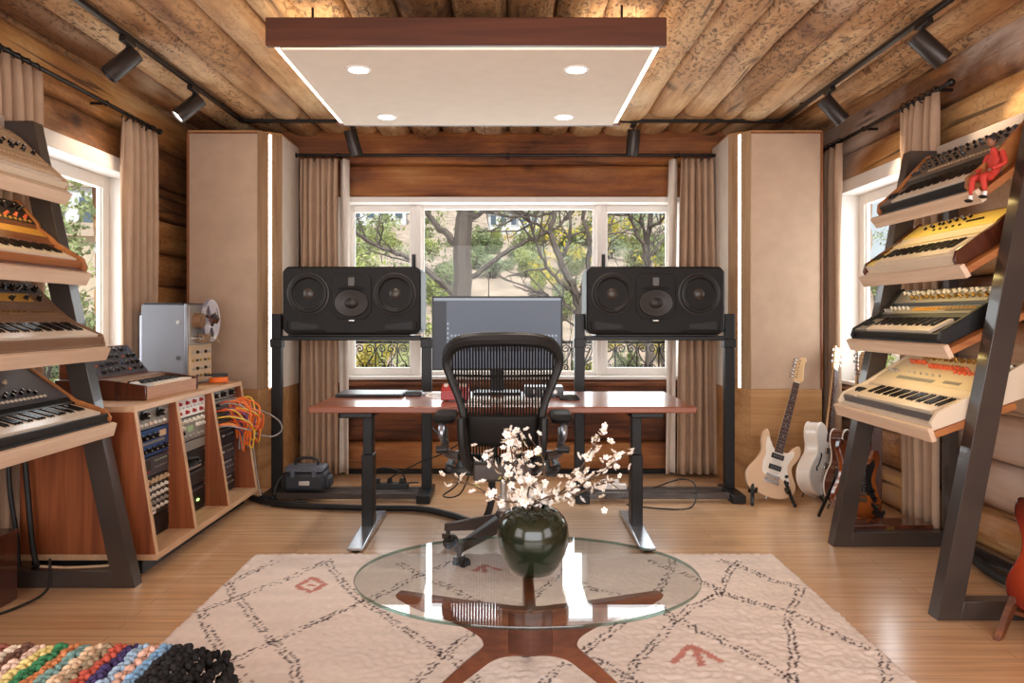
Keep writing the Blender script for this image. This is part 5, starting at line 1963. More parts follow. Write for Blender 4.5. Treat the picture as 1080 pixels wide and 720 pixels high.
# rack by the guitars, top to bottom
YR, LR = 3.455, .80
p, rz, a = on_shelf(1, 3, 3.44)
synth('synthesizer', 'wood-ended synthesizer with dense black knobs, red-suited figure sitting before it', p, rz, a, .76,
      [(.175, .062), (.20, .070), (.37, .100), (.385, .098)], (.035, .165), .058, 36, ('black_plastic', 'shelf_ply', 'knob_panel', 'black_plastic'),
      [('knob', 1, .84, .05, .97, 15, 'black_key', .008, .016), ('knob', 1, .60, .06, .95, 13, 'black_key', .0075, .015), ('knob', 1, .40, .12, .62, 7, 'black_key', .008, .016), ('knob', 1, .26, .04, .16, 2, 'black_key', .009, .016), ('button', 1, .2, .25, .95, 20, 'beige_panel')], cheek=.024, margin=(.09, .015))
p, rz, a = on_shelf(1, 2, YR)
synth('synthesizer', 'pale yellow-panelled synthesizer with dark red wooden ends on the second shelf down', p, rz, a, LR,
      [(.185, .062), (.235, .066), (.25, .072), (.375, .088), (.385, .085)], (.04, .165), .058, 36, ('cream', 'mahogany', 'yellow_panel', 'cream'),
      [('slider', 2, .72, .35, .62, 9, 'black_key'), ('slider', 2, .60, .18, .34, 4, 'black_key'), ('button', 2, .45, .62, .78, 6, 'black_key'), ('button', 2, .3, .3, .62, 5, 'black_key')], cheek=.02, margin=(.06, .07),
      strips=[(0, .1, .95, .03, .97, 'cream', 'cream_band'), (2, .9, .94, .03, .97, 'brass', 'panel_line')])
p, rz, a = on_shelf(1, 1, YR)
synth('synthesizer', 'dark grey synthesizer with raised back panel of pale knobs, third shelf down', p, rz, a, LR,
      [(.165, .062), (.18, .066), (.255, .072), (.262, .084), (.335, .122), (.35, .12)], (.035, .155), .056, 32, ('black_plastic', 'black_plastic', 'lightgrey_panel', 'black_plastic'),
      [('knob', 3, .7, .08, .97, 17, 'white_knob', .008, .018), ('knob', 3, .35, .2, .97, 14, 'brass', .008, .018), ('knob', 1, .6, .06, .3, 5, 'white_knob', .007, .016), ('button', 1, .55, .36, .95, 16, 'amber_panel'), ('knob', 1, .3, .04, .14, 3, 'silver', .007, .016)], cheek=.02, margin=(.10, .10),
      strips=[(1, .35, .75, .34, .6, 'amber_panel', 'legend_strip'), (1, .3, .8, .7, .95, 'grey_panel', 'display_strip')])
p, rz, a = on_shelf(1, 0, YR)
synth('synthesizer', 'large cream synthesizer with orange-red switches on the lowest shelf by the guitars', p + Vector((0, -.017, 0)), rz, a, .86,
      [(.20, .070), (.225, .080), (.45, .125), (.47, .120)], (.05, .18), .060, 31, ('cream', 'cream', 'cream_panel', 'slate_panel', 'cream'),
      [('knob', 1, .86, .18, .95, 15, 'brass', .009, .02), ('knob', 1, .68, .13, .30, 5, 'orange_knob', .010, .02), ('knob', 1, .58, .36, .72, 12, 'orange_knob', .010, .02), ('knob', 1, .48, .62, .92, 7, 'orange_knob', .009, .018), ('knob', 1, .28, .06, .16, 3, 'silver', .010, .016), ('knob', 1, .3, .24, .6, 6, 'silver', .005, .012), ('slider', 1, .8, .78, .97, 9, 'white_knob')], cheek=.022, margin=(.12, .05), cheek_pad=.01,
      strips=[(1, .07, .17, .22, .58, 'lightgrey_panel', 'legend_strip'), (1, .12, .2, .66, .8, 'lightgrey_panel', 'legend_strip'), (1, .74, .92, .74, .985, 'dark_panel', 'fader_bay')])

# opposite rack, bottom to top
YL, LL = 2.857, .84
p, rz, a = on_shelf(-1, 0, YL)
synth('synthesizer', 'black-panelled synthesizer with cream keys on the lowest shelf near the cabinet', p, rz, a, LL,
      [(.185, .064), (.20, .075), (.42, .155), (.44, .15)], (.035, .17), .058, 36, ('black_plastic', 'shelf_ply', 'slate_panel', 'black_plastic', 'cream'),
      [('slider', 1, .3, .1, .80, 22, 'black_key'), ('button', 1, .14, .1, .84, 24, 'cream'), ('knob', 1, .62, .1, .72, 10, 'beige_panel', .008, .014), ('knob', 1, .78, .1, .66, 9, 'beige_panel', .008, .014)], cheek=.012, margin=(.09, .03))
p, rz, a = on_shelf(-1, 1, YL)
synth('synthesizer', 'bronze-fronted synthesizer with big black knobs on the second shelf up', p, rz, a, LL,
      [(.18, .066), (.20, .074), (.275, .100), (.40, .158), (.42, .155)], (.035, .165), .060, 36, ('bronze_panel', 'bronze_panel', 'bronze_panel', 'bronze_panel', 'cream'),
      [('knob', 2, .6, .2, .95, 13, 'black_key', .012, .024), ('knob', 2, .2, .2, .95, 7, 'black_key', .010, .02), ('button', 1, .35, .12, .7, 16, 'brass')], cheek=.006, margin=(.09, .02), cheek_pad=.004,
      strips=[(2, .12, .42, .12, .84, 'amber_panel', 'gold_panel'), (2, .45, .9, .12, .97, 'grey_panel', 'grey_band'), (1, .3, .42, .74, .9, 'brass', 'legend_strip')])
p, rz, a = on_shelf(-1, 2, YL)
synth('synthesizer', 'amber-lit wooden-cased synthesizer on the third shelf up', p, rz, a, LL,
      [(.18, .066), (.205, .08), (.265, .092), (.275, .105), (.40, .16), (.42, .155)], (.04, .165), .058, 36, ('walnut', 'shelf_ply', 'amber_panel', 'shelf_ply', 'cream'),
      [('knob', 3, .6, .15, .95, 14, 'black_key', .010, .024), ('knob', 3, .25, .2, .95, 10, 'orange_knob', .008, .02), ('button', 3, .12, .2, .95, 20, 'amber_panel')], cheek=.022, margin=(.09, .02),
      strips=[(3, .02, .98, .06, .97, 'dark_panel', 'knob_panel')])
p, rz, a = on_shelf(-1, 3, YL)
synth('synthesizer', 'beige synthesizer with black sliders on the topmost shelf by the curtain', p, rz, a, LL,
      [(.075, .066), (.155, .078), (.30, .112), (.36, .115)], (.03, .07), .056, 36, ('beige_panel', 'beige_panel', 'beige_panel', 'cream', 'beige_panel'),
      [('slider', 1, .45, .15, .92, 26, 'black_key'), ('knob', 1, .2, .4, .98, 7, 'black_key', .010, .016), ('slider', 1, .62, .15, .7, 18, 'black_key'), ('button', 0, .5, .1, .96, 30, 'beige_panel')], cheek=.005, margin=(.03, .02), cheek_pad=.003, sharps=False)

# ---- the small figure on the top shelf
p0, rz, a = on_shelf(1, 3, 3.05)
X4, Z4, _ = RT[3]


def skin_body(name, verts, edges, radii, m, parent, label=None, sub=2):
    me = bpy.data.meshes.new(name)
    me.from_pydata([tuple(v) for v in verts], edges, [])
    me.materials.append(m)
    o = link(name, me, parent, label=label)
    s = o.modifiers.new('skin', 'SKIN')
    s.use_smooth_shade = True
    for i, r in enumerate(radii):
        rr = r if isinstance(r, tuple) else (r, r)
        me.skin_vertices[0].data[i].radius = rr
        me.skin_vertices[0].data[i].use_root = (i == 0)
    ss = o.modifiers.new('sub', 'SUBSURF')
    ss.levels = ss.render_levels = sub
    return o


ft = thing('seated_figurine', 'small toy figure in a red tracksuit sitting on the top shelf edge', 'figurine', (1.985, 3.025, 1.768), (0, 0, R(12)))
ft.scale = (1.08, 1.08, 1.08)
# local: the figure faces -x (into the room), y along the shelf
V = [(0, 0, .006), (.006, 0, .04), (.006, 0, .078), (-.002, 0, .104), (-.010, 0, .122),
     (-.078, .020, .004), (-.086, .020, -.062), (-.072, -.020, .008), (-.066, -.024, -.052),
     (.004, .034, .094), (.0, .050, .052), (-.048, .036, .026), (.004, -.034, .094), (-.004, -.052, .050), (-.046, -.034, .030)]
E = [(0, 1), (1, 2), (2, 3), (3, 4), (0, 5), (5, 6), (0, 7), (7, 8), (2, 9), (9, 10), (10, 11), (2, 12), (12, 13), (13, 14)]
Rd = [(.022, .024), (.02, .022), (.022, .026), (.012, .012), .009, .013, .009, .013, .009, .011, .009, .007, .011, .009, .007]
body = skin_body('body', V, E, Rd, M['tracksuit'], ft)
part('head', MB().ball((-.014, 0, .142), .018, 14, 0, None, (1, .86, 1.15)).ball((-.032, 0, .139), .004, 6).ball((-.012, .016, .141), .004, 6).ball((-.012, -.016, .141), .004, 6), M['skin'], ft)
part('hair', MB().ball((-.009, 0, .149), .0205, 14, 0, None, (1, .95, .95)), M['hair'], ft)
for s, h in ((.040, (-.056, .034, .023)), (-.036, (-.054, -.032, .027))):
    hd = MB().ball(h, .0065, 8)
    for q in range(4):
        hd.tube([(h[0], h[1] - .004 + .0026 * q, h[2]), (h[0] - .008, h[1] - .004 + .0026 * q, h[2] - .002), (h[0] - .011 + .001 * abs(q - 1), h[1] - .004 + .0026 * q, h[2] - .006)], .0014, 5)
    hd.tube([h, (h[0] - .002, h[1] + .007 * (-1 if s > 0 else 1), h[2] + .002)], .0016, 5)
    part('hand', hd, M['skin'], ft)
for x, y, z in ((-.086, .020, -.062), (-.066, -.024, -.052)):
    part('sock', MB().cyl((x, y, z - .002), (x - .002, y, z - .018), .008, .007, n=10), M['paper'], ft)
    part('shoe', MB().ball((x - .010, y, z - .022), .012, 10, 0, None, (1.6, .75, .6)), M['black_plastic'], ft)
part('jacket_piping', MB().tube([(.030, 0, .088), (.032, .004, .06), (.028, 0, .01)], .002, 5).tube([(.026, -.03, .088), (.032, -.01, .06), (.028, .0, .03)], .002, 5).tube([(.026, .03, .088), (.032, .01, .06), (.028, .0, .03)], .002, 5), M['black_plastic'], ft)

# ================================================================== OUTBOARD CABINET
ct = thing('gear_cabinet', 'low slanted walnut cabinet with three bays of rack equipment on a black plinth', 'cabinet', (-1.95, 4.12, 0))
CXo, CYo = -1.95, 4.12
XB = -2.27


def front_x(z):
    return -1.636 - (z - .08) / .71 * .108


for nm, ya, yb in (('end_panel', 3.43, 3.455), ('divider', 3.858, 3.884), ('divider', 4.318, 4.344), ('end_panel', 4.785, 4.81)):
    z0, z1 = (.102, .762) if nm == 'end_panel' else (.10, .76)
    pr = [(XB if nm == 'end_panel' else -2.2, z0), (front_x(z0), z0), (front_x(z1), z1), (XB if nm == 'end_panel' else -2.2, z1)]
    part(nm, MB().prism([(x - CXo, z) for x, z in pr], ya - CYo, yb - CYo, 'y'), M['cab_side'], ct, bevel=.0015)
    e = [(front_x(z0) - .001, z0), (front_x(z0) + .003, z0), (front_x(z1) + .003, z1), (front_x(z1) - .001, z1)]
    part('edge_strip', MB().prism([(x - CXo, z) for x, z in e], ya - CYo, yb - CYo, 'y'), M['cab_edge_z'] if 'cab_edge_z' in M else M['cab_edge'], ct)
part('top', MB().prism([(XB - CXo, .762), (front_x(.762) + .003 - CXo, .762), (front_x(.788) + .003 - CXo, .788), (XB - CXo, .788)], 3.43 - CYo, 4.81 - CYo, 'y'), M['cab_edge'], ct, bevel=.0015)
part('bottom', MB().prism([(XB - CXo, .075), (front_x(.075) + .003 - CXo, .075), (front_x(.102) + .003 - CXo, .102), (XB - CXo, .102)], 3.43 - CYo, 4.81 - CYo, 'y'), M['cab_edge'], ct, bevel=.0015)
part('back_panel', MB().box((XB - CXo, 3.455 - CYo, .10), (XB + .015 - CXo, 4.785 - CYo, .762)), M['cab_side'], ct)
part('plinth', MB().box((XB + .03 - CXo, 3.47 - CYo, 0), (-1.72 - CXo, 4.80 - CYo, .075)), M['black_plastic'], ct)

UX = -1.775


def unit(name, label, bay, z0, z1, m, ctrl, cat='rack unit', group=None):
    """a 19-inch unit; ctrl rows: (kind, relative height, ya, yb, n, material, radius)"""
    y0, y1 = {1: (3.458, 3.855), 2: (3.887, 4.315), 3: (4.347, 4.782)}[bay]
    yc = (y0 + y1) / 2
    t = thing(name, label, cat, (UX, yc, z0), (0, 0, 0), group)
    h = z1 - z0 - .003
    w = y1 - y0
    part('faceplate', MB().box((-.004, -w / 2, 0), (.0, w / 2, h)), M[m], t, bevel=.001)
    part('chassis', MB().box((-.30, -w / 2 + .012, .002), (-.004, w / 2 - .012, h - .002)), M['black_metal'], t)
    for ky in (-w / 2 + .008, w / 2 - .008):
        for kz in (.012, h - .012):
            part('rack_screw', MB().cyl((0, ky, kz), (.003, ky, kz), .004, n=8), M['steel'], t)
    for row in ctrl:
        kind, f, a, b, n, mm = row[:6]
        r = row[6] if len(row) > 6 else .010
        for i in range(n):
            y = -w / 2 + w * (a + (b - a) * (i + .5) / n)
            z = h * f
            if kind == 'knob':
                link('knob', kn(r, r * 1.6, mm), t, (0, y, z), (0, R(90), 0))
            elif kind == 'box':
                part('button' if r < .02 else 'display', MB().box((0, y - r, z - r * .45), (.004, y + r, z + r * .45)), M[mm], t)
            elif kind == 'tag':
                part('label_strip', MB().box((0, y - r, z - .006), (.0015, y + r, z + .006)), M[mm], t)
    return t


unit('preamp', 'silver rack unit with two big black dials at the top of the cabinet end bay', 1, .655, .76, 'lightgrey_panel', [('knob', .68, .1, .9, 2, 'black_key', .020), ('knob', .22, .08, .92, 7, 'white_knob', .008), ('box', .22, .4, .6, 2, 'orange_knob', .008), ('box', .68, .84, .98, 1, 'silver', .018)])
unit('compressor', 'blue rack unit with two rows of black knobs', 1, .515, .652, 'blue_panel', [('knob', .74, .06, .68, 4, 'black_key', .015), ('knob', .24, .06, .95, 6, 'black_key', .013), ('box', .74, .72, .92, 1, 'beige_panel', .034), ('tag', .5, .1, .9, 1, 'lightgrey_panel', .15)])
unit('digital_processor', 'grey rack unit with a small display and green lights under the blue unit', 1, .415, .512, 'slate_panel', [('box', .62, .12, .58, 1, 'dark_panel', .06), ('box', .28, .05, .5, 4, 'red_knob', .008), ('box', .75, .6, .95, 5, 'green_dim', .006), ('box', .4, .6, .95, 5, 'lightgrey_panel', .007)])
unit('patch_mixer', 'dark rack unit with rows of many pale knobs', 1, .215, .412, 'dark_panel', [('knob', .90, .06, .96, 8, 'beige_panel', .012), ('knob', .70, .06, .96, 8, 'white_knob', .010), ('knob', .52, .06, .96, 8, 'white_knob', .010), ('knob', .34, .06, .96, 8, 'silver', .010), ('knob', .18, .06, .96, 8, 'white_knob', .009), ('tag', .06, .06, .7, 3, 'paper', .02)])
unit('blank_panel', 'plain black panel at the bottom of the cabinet end bay', 1, .104, .212, 'black_plastic', [])
unit('equalizer', 'white rack unit with rows of dark red knobs', 2, .655, .76, 'paper', [('knob', .76, .1, .95, 4, 'red_knob', .0105), ('knob', .26, .1, .95, 4, 'red_knob', .0105), ('box', .52, .05, .95, 8, 'lightgrey_panel', .006)])
unit('channel_strip', 'silver rack unit with crowded knobs around a pale green display', 2, .52, .652, 'lightgrey_panel', [('knob', .86, .06, .95, 7, 'white_knob', .011), ('knob', .60, .06, .36, 3, 'white_knob', .011), ('knob', .60, .68, .96, 3, 'white_knob', .011), ('box', .5, .42, .62, 1, 'green_dim', .036), ('knob', .18, .06, .95, 7, 'silver', .010), ('knob', .38, .06, .36, 3, 'black_key', .010)])
unit('blank_panel', 'plain grey panel under the knob-crowded silver unit', 2, .46, .517, 'lightgrey_panel', [])
unit('rack_drawer', 'open black rack tray holding a bundle of cable', 2, .345, .457, 'black_plastic', [('tag', .12, .1, .9, 1, 'silver', .16)])
unit('power_amplifier', 'black rack unit with one dark dial above the green lights', 2, .255, .342, 'dark_panel', [('knob', .5, .1, .4, 1, 'black_key', .022), ('tag', .9, .05, .95, 1, 'slate_panel', .18)])
unit('power_conditioner', 'black rack unit with two glowing green lights at the bay bottom', 2, .104, .252, 'black_plastic', [('box', .42, .5, .85, 2, 'green_led', .012), ('tag', .85, .05, .95, 1, 'slate_panel', .18)])
unit('preamp', 'silver rack unit with two black dials above the patch cables', 3, .70, .76, 'lightgrey_panel', [('knob', .5, .08, .95, 3, 'black_key', .017)])
unit('patchbay', 'patch panel plugged full of orange and yellow cables', 3, .515, .697, 'lightgrey_panel', [('box', .85, .04, .96, 12, 'dark_panel', .008), ('box', .62, .04, .96, 12, 'dark_panel', .008), ('box', .4, .04, .96, 12, 'dark_panel', .008), ('box', .15, .04, .96, 12, 'dark_panel', .008)])
for k in range(4):
    z1 = .512 - .102 * k
    unit('interface_unit', ['uppermost', 'second', 'third', 'lowest'][k] + ' of four dark rack units with white-framed screens below the patch cables', 3, z1 - .099, z1, 'slate_panel' if k < 3 else 'dark_panel', [('box', .55, .08, .5, 1, 'dark_panel', .075), ('tag', .55, .52, .62, 1, 'paper', .02), ('box', .55, .66, .96, 3, 'silver', .010), ('tag', .92, .05, .95, 1, 'lightgrey_panel', .16)], group='interfaces below the patch cables')

# cable bundle in the tray
pts = [(UX + .02 + .025 * math.sin(k * .9), 4.05 + .10 * math.cos(k * .62) + .01 * math.sin(k * 2.1), .40 + .022 * math.sin(k * .62) + .004 * (k % 5)) for k in range(40)]
single('coiled_cable', MB().tube(crom(pts, 3), .005, 6), M['rubber'], 'coil of black cable stuffed in the open rack tray', 'cable')

rnd = random.Random(33)
CC = [('orange', '#e8722a'), ('orange', '#e8722a'), ('orange', '#e8722a'), ('yellow', '#e6b93a'), ('purple', '#6a4a86'), ('red', '#c63f2a'), ('grey', '#8f8a86')]
for n_, h_ in CC:
    M['wire_' + n_] = mat('wire_' + n_, h_, .45, var=.05)
for k in range(38):
    cn = CC[k % 7][0]
    y0 = 4.37 + .36 * rnd.random()
    z0 = rnd.choice([.67, .63, .59, .545]) + rnd.uniform(-.005, .005)
    y1 = 4.45 + .33 * rnd.random()
    z1 = rnd.choice([.67, .63, .59, .545])
    out = rnd.uniform(.08, .20)
    low = rnd.uniform(.37, .50)
    ym = 4.63 + rnd.uniform(-.05, .10)
    pts = [(UX + .002, y0, z0), (UX + out * .6, y0 + .02, z0 + .015), (UX + out, (y0 + ym) / 2 + .03, z0 - .03), (UX + out * 1.05, ym, (z0 + low) / 2), (UX + out * .95, ym + .02, low), (UX + out * .8, ym + .045, low + .02), (UX + out * .8, (y1 + ym) / 2 + .05, (low + z1) / 2), (UX + out * .6, y1 + .02, z1 + .01), (UX + .002, y1, z1)]
    t = single('patch_cable', MB().tube(crom(pts, 5), .0048, 6), M['wire_' + cn], cn + ' patch cable hanging in a loop from the patch panel', 'cable', group=cn + ' patch cables')
    for yy, zz in ((y0, z0), (y1, z1)):
        part('plug', MB().cyl((UX, yy, zz), (UX + .03, yy, zz + .002), .007, n=8), M['rubber'], t)
cable('patch_cable', 'grey cable looping out past the cabinet end beside the orange cables', [(UX + .01, 4.72, .62), (-1.62, 4.80, .60), (-1.52, 4.86, .53), (-1.50, 4.88, .46), (-1.56, 4.86, .42), (-1.63, 4.78, .45), (-1.66, 4.70, .5)], .005, M['wire_grey'])
cable('patch_cable', 'thin grey cord hanging straight down the cabinet front to the floor', [(-1.66, 4.72, .50), (-1.645, 4.74, .40), (-1.625, 4.76, .2), (-1.60, 4.77, .05), (-1.58, 4.75, .006), (-1.52, 4.7, .006)], .004, M['wire_grey'])

# ---- desktop synthesizer on the cabinet
mt = thing('vintage_synthesizer', 'wooden-cased vintage synthesizer with tilted knob panel on the gear cabinet', 'synthesizer', (-1.81, 3.985, .7885), (0, 0, LAX))
Lm = .62
body = [(0, .0), (0, .075), (.0, .08), (.20, .105), (.44, .105), (.44, 0)]
q = .018
part('wood_base', MB().prism([(.0, 0), (.0, .062), (.018, .062), (.018, .045), (.18, .052), (.18, .085), (.44, .095), (.44, 0)], -Lm / 2 + q, Lm / 2 - q, 'x'), M['lip_x'], mt, bevel=.002)
for s in (-Lm / 2, Lm / 2 - q):
    part('end_cheek', MB().prism([(-.004, 0), (-.004, .072), (.20, .102), (.45, .102), (.45, 0)], s, s + q, 'x'), M['mahogany'], mt, bevel=.003)
wk, bk = MB(), MB()
kx0, kx1 = -Lm / 2 + q + .12, Lm / 2 - q - .012
kw = (kx1 - kx0) / 26
for i in range(26):
    wk.box((kx0 + i * kw + .0007, .022, .045), (kx0 + (i + 1) * kw - .0007, .165, .071))
    if i % 7 in (0, 1, 3, 4, 5) and i < 25:
        c = kx0 + (i + 1) * kw
        bk.box((c - kw * .28, .075, .071), (c + kw * .28, .165, .083))
kb = part('keyboard', wk, M['white_key'], mt, label='row of ivory keys')
part('black_keys', bk, M['black_key'], kb)
part('wheel_plate', MB().box((-Lm / 2 + q + .003, .022, .045), (kx0 - .004, .165, .074)), M['silver'], mt, bevel=.002)
for dx in (.03, .07):
    part('wheel', MB().cyl((-Lm / 2 + q + dx, .09, .066), (-Lm / 2 + q + dx + .012, .09, .066), .022, n=18), M['paper'], mt)
part('ledge', MB().box((-Lm / 2 + q, .18, .085), (Lm / 2 - q, .27, .098)), M['bronze_panel'], mt)
pa, pb = Vector((.27, .098)), Vector((.40, .255))
d = (pb - pa).normalized()
nn = Vector((-d.y, d.x))
hs = part('panel_housing', MB().prism([tuple(pa), tuple(pb), (.44, .255), (.44, .095)], -Lm / 2 + q, Lm / 2 - q, 'x'), M['walnut'], mt, bevel=.003)
part('control_panel', MB().prism([tuple(pa + d * .008 + nn * .0), tuple(pb - d * .008 + nn * .0), tuple(pb - d * .008 + nn * .004), tuple(pa + d * .008 + nn * .004)], -Lm / 2 + q + .01, Lm / 2 - q - .01, 'x'), M['slate_panel'], mt)
ang = math.atan2(d.y, d.x)
for r_, (f, n, xs) in enumerate(((.82, 9, 0), (.6, 10, 1), (.38, 10, 0), (.18, 8, 1))):
    for i in range(n):
        x = -Lm / 2 + .05 + (Lm - .1) * (i + .5 + .15 * xs) / n
        pp = pa + (pb - pa) * f + nn * .004
        if (i + r_) % 5 == 3:
            link('rocker_switch', btn('orange_knob' if i % 2 else 'blue_panel'), mt, (x, pp.x, pp.y), (ang, 0, 0))
        else:
            link('knob', kn(.011, .018, 'black_key'), mt, (x, pp.x, pp.y), (ang, 0, i * .7))

# orange cable and a dark remote on the far end of the cabinet
pts = [(-1.83 + .05 * math.cos(k * .8), 4.66 + .07 * math.sin(k * .8), .794 + .0012 * k) for k in range(26)]
single('coiled_cable', MB().tube(crom(pts, 3), .006, 6), M['wire_orange'], 'coil of orange cable on the far end of the gear cabinet', 'cable')
t = thing('tape_splicer', 'dark hand tool lying on the coil of orange cable', 'tool', (-1.83, 4.67, .832), (0, 0, .5))
part('body', MB().box((-.05, -.018, 0), (.05, .018, .018)), M['bag'], t, bevel=.006)
part('grip', MB().box((-.09, -.012, .002), (-.05, .012, .015)), M['rubber'], t, bevel=.004)

# ---- reel-to-reel tape machine
TMY0, TMY1, TMX0, TMX1 = 4.45, 4.79, -2.215, -1.935
rt = thing('tape_recorder', 'upright grey reel-to-reel tape recorder standing on the gear cabinet', 'tape recorder', (-2.075, 4.62, .7885))
hx, hy, hh = .14, .17, .49
part('housing', MB().box((-hx, -hy, .012), (hx - .02, hy, hh)), M['steel_paint'] if 'steel_paint' in M else M['steel'], rt, bevel=.006)
part('front_frame', MB().box((hx - .02, -hy - .004, .006), (hx, hy + .004, hh + .004)), M['steel'], rt, bevel=.003)
part('rear_cover', MB().box((-hx - .03, -hy + .03, .03), (-hx, hy - .03, hh - .06)), M['steel'], rt, bevel=.01)
part('top_lid', MB().box((-hx + .01, -hy + .01, hh), (hx - .03, hy - .01, hh + .012)), M['black_plastic'], rt, bevel=.003)
deck = part('deck_plate', MB().box((hx, -hy + .008, .25), (hx + .006, hy - .008, hh - .006)), M['silver'], rt, bevel=.002)
panel = part('control_panel', MB().box((hx, -hy + .008, .02), (hx + .010, hy - .008, .245)), M['beige_panel'], rt, bevel=.002)
for y_, z_, r_ in ((-.08, .395, 0), (.085, .395, 1)):
    part('reel_hub', MB().cyl((hx + .006, y_, z_), (hx + (.055 if r_ == 0 else .03), y_, z_), .046 if r_ == 0 else .02, n=28).cyl((hx + .05, y_, z_), (hx + .058, y_, z_), .025, n=20), M['bronze_panel'] if r_ == 0 else M['steel'], rt)
reel = MB()
for off in (.03, .046):
    vs, fs = [], []
    nseg = 60
    rr = [.040, .052, .108, .133]
    for ri, r in enumerate(rr):
        for k in range(nseg):
            a = 2 * PI * k / nseg
            vs.append((hx + off, .085 + r * math.cos(a), .395 + r * math.sin(a)))
    for ri in range(3):
        for k in range(nseg):
            if ri == 1 and (k % 20) < 8:
                continue
            k2 = (k + 1) % nseg
            fs.append((ri * nseg + k, ri * nseg + k2, (ri + 1) * nseg + k2, (ri + 1) * nseg + k))
    reel.add(vs, fs)
me = reel.mesh('tape_reel', M['steel_reel'] if 'steel_reel' in M else M['silver'], 0)
o = link('tape_reel', me, rt, label='pale perforated tape reel')
o.modifiers.new('thick', 'SOLIDIFY').thickness = .003
part('tape_pack', MB().cyl((hx + .032, .085, .395), (hx + .044, .085, .42), .05, n=32), M['mahogany'], o)
part('reel_clamp', MB().cyl((hx + .044, .085, .395), (hx + .075, .085, .42), .026, n=20), M['dark_panel'], o)
part('head_cover', MB().box((hx + .006, -.05, .255), (hx + .05, .05, .31)), M['bronze_panel'], rt, bevel=.006)
for y_, r_ in ((-.10, .014), (.10, .014), (.065, .009), (-.07, .009)):
    part('tape_guide', MB().cyl((hx + .006, y_, .285), (hx + .05, y_, .285), r_, n=16), M['chrome'], rt)
for j, z_ in enumerate((.20, .15, .10, .055)):
    for i in range(5):
        y_ = -.12 + .06 * i
        if j % 2 == 0:
            link('knob', kn(.010, .014, 'black_key' if i % 2 else 'silver'), rt, (hx + .010, y_, z_), (0, R(90), 0))
        else:
            part('button', MB().box((hx + .010, y_ - .014, z_ - .007), (hx + .018, y_ + .014, z_ + .007)), M['dark_panel'] if i % 2 else M['brass'], rt)
for z_ in (.17, .385):
    part('case_latch', MB().cyl((.085, -hy, z_), (.085, -hy - .006, z_), .013, n=18), M['chrome'], rt)
part('carry_handle', MB().tube(crom([(-hx, -.06, .42), (-hx - .06, -.06, .44), (-hx - .06, .06, .44), (-hx, .06, .42)], 5), .008, 8), M['steel'], rt)
for a in (-.11, .10):
    for b in (-.14, .14):
        part('rubber_foot', MB().cyl((a, b, 0), (a, b, .014), .014, n=12), M['rubber'], rt)
part('tape_leader', MB().tube(crom([(hx + .038, .13, .32), (hx + .045, .15, .29), (hx + .05, .165, .265), (hx + .06, .175, .25)], 5), .003, 5), M['beige_panel'], rt)

# ================================================================== GUITARS
def outline(pts, n=7):
    return [(p.x, p.z) for p in crom([(x, 0, z) for x, z in pts], n, True)]


def headstock(t, z0, kind, m):
    if kind == 'six':    # six in a line
        o_ = outline([(-.022, z0), (-.026, z0 + .04), (-.030, z0 + .10), (-.026, z0 + .15), (-.012, z0 + .175), (.018, z0 + .18), (.030, z0 + .165), (.022, z0 + .14), (.034, z0 + .06), (.042, z0 + .03), (.024, z0)], 4)
    else:
        o_ = outline([(-.024, z0), (-.034, z0 + .03), (-.040, z0 + .13), (-.03, z0 + .165), (0, z0 + .155), (.03, z0 + .165), (.040, z0 + .13), (.034, z0 + .03), (.024, z0)], 4)
    h = part('headstock', MB().prism(o_, -.002, .014, 'y'), m, t, bevel=.003)
    for k in range(6):
        if kind == 'six':
            x, z = -.026, z0 + .03 + .024 * k
            b = MB().cyl((x, .006, z), (x - .02, .006, z), .004, n=8).box((x - .03, .0, z - .007), (x - .02, .012, z + .007)).cyl((x + .012, -.012, z), (x + .012, .0, z), .004, n=8)
        else:
            s = -1 if k < 3 else 1
            x, z = s * .034, z0 + .045 + .04 * (k % 3)
            b = MB().cyl((x, .006, z), (x + s * .02, .006, z), .004, n=8).box((x + min(s * .02, s * .03), .0, z - .007), (x + max(s * .02, s * .03), .012, z + .007)).cyl((x - s * .014, -.012, z), (x - s * .014, 0, z), .004, n=8)
        part('tuning_peg', b, M['chrome'], h)


def neck(t, z0, z1, nm, fm, back=.016):
    part('neck', MB().prism([(-.028, z0), (.028, z0), (.021, z1), (-.021, z1)], 0, back, 'y'), nm, t, bevel=.004)
    fb = part('fingerboard', MB().prism([(-.0285, z0), (.0285, z0), (.0215, z1), (-.0215, z1)], -.005, 0, 'y'), fm, t)
    fr = MB()
    ln = (z1 - z0 + .16)
    for k in range(1, 22):
        z = z1 - ln * 1.0 * (1 - 2 ** (-k / 12)) * 1.2
        if z < z0 + .004:
            break
        fr.box((-.0255, -.0065, z - .001), (.0255, -.005, z + .001))
    part('frets', fr, M['steel'], fb)
    dm = MB()
    for k in (3, 5, 7, 9, 12, 15):
        z = z1 - ln * 1.2 * (1 - 2 ** (-(k - .5) / 12))
        if z > z0 + .01:
            dm.cyl((0, -.0062, z), (0, -.005, z), .0035, n=8)
    part('inlay_dots', dm, M['binding'], fb)
    part('nut', MB().box((-.021, -.008, z1), (.021, .004, z1 + .005)), M['binding'], t)


def strings(t, za, zb, wa=.027, wb=.018, y=-.013):
    s = MB()
    for k in range(6):
        u = k / 5 * 2 - 1
        s.cyl((u * wa, y, za), (u * wb, y + .003, zb), .0007, n=4)
    part('strings', s, M['steel'], t)


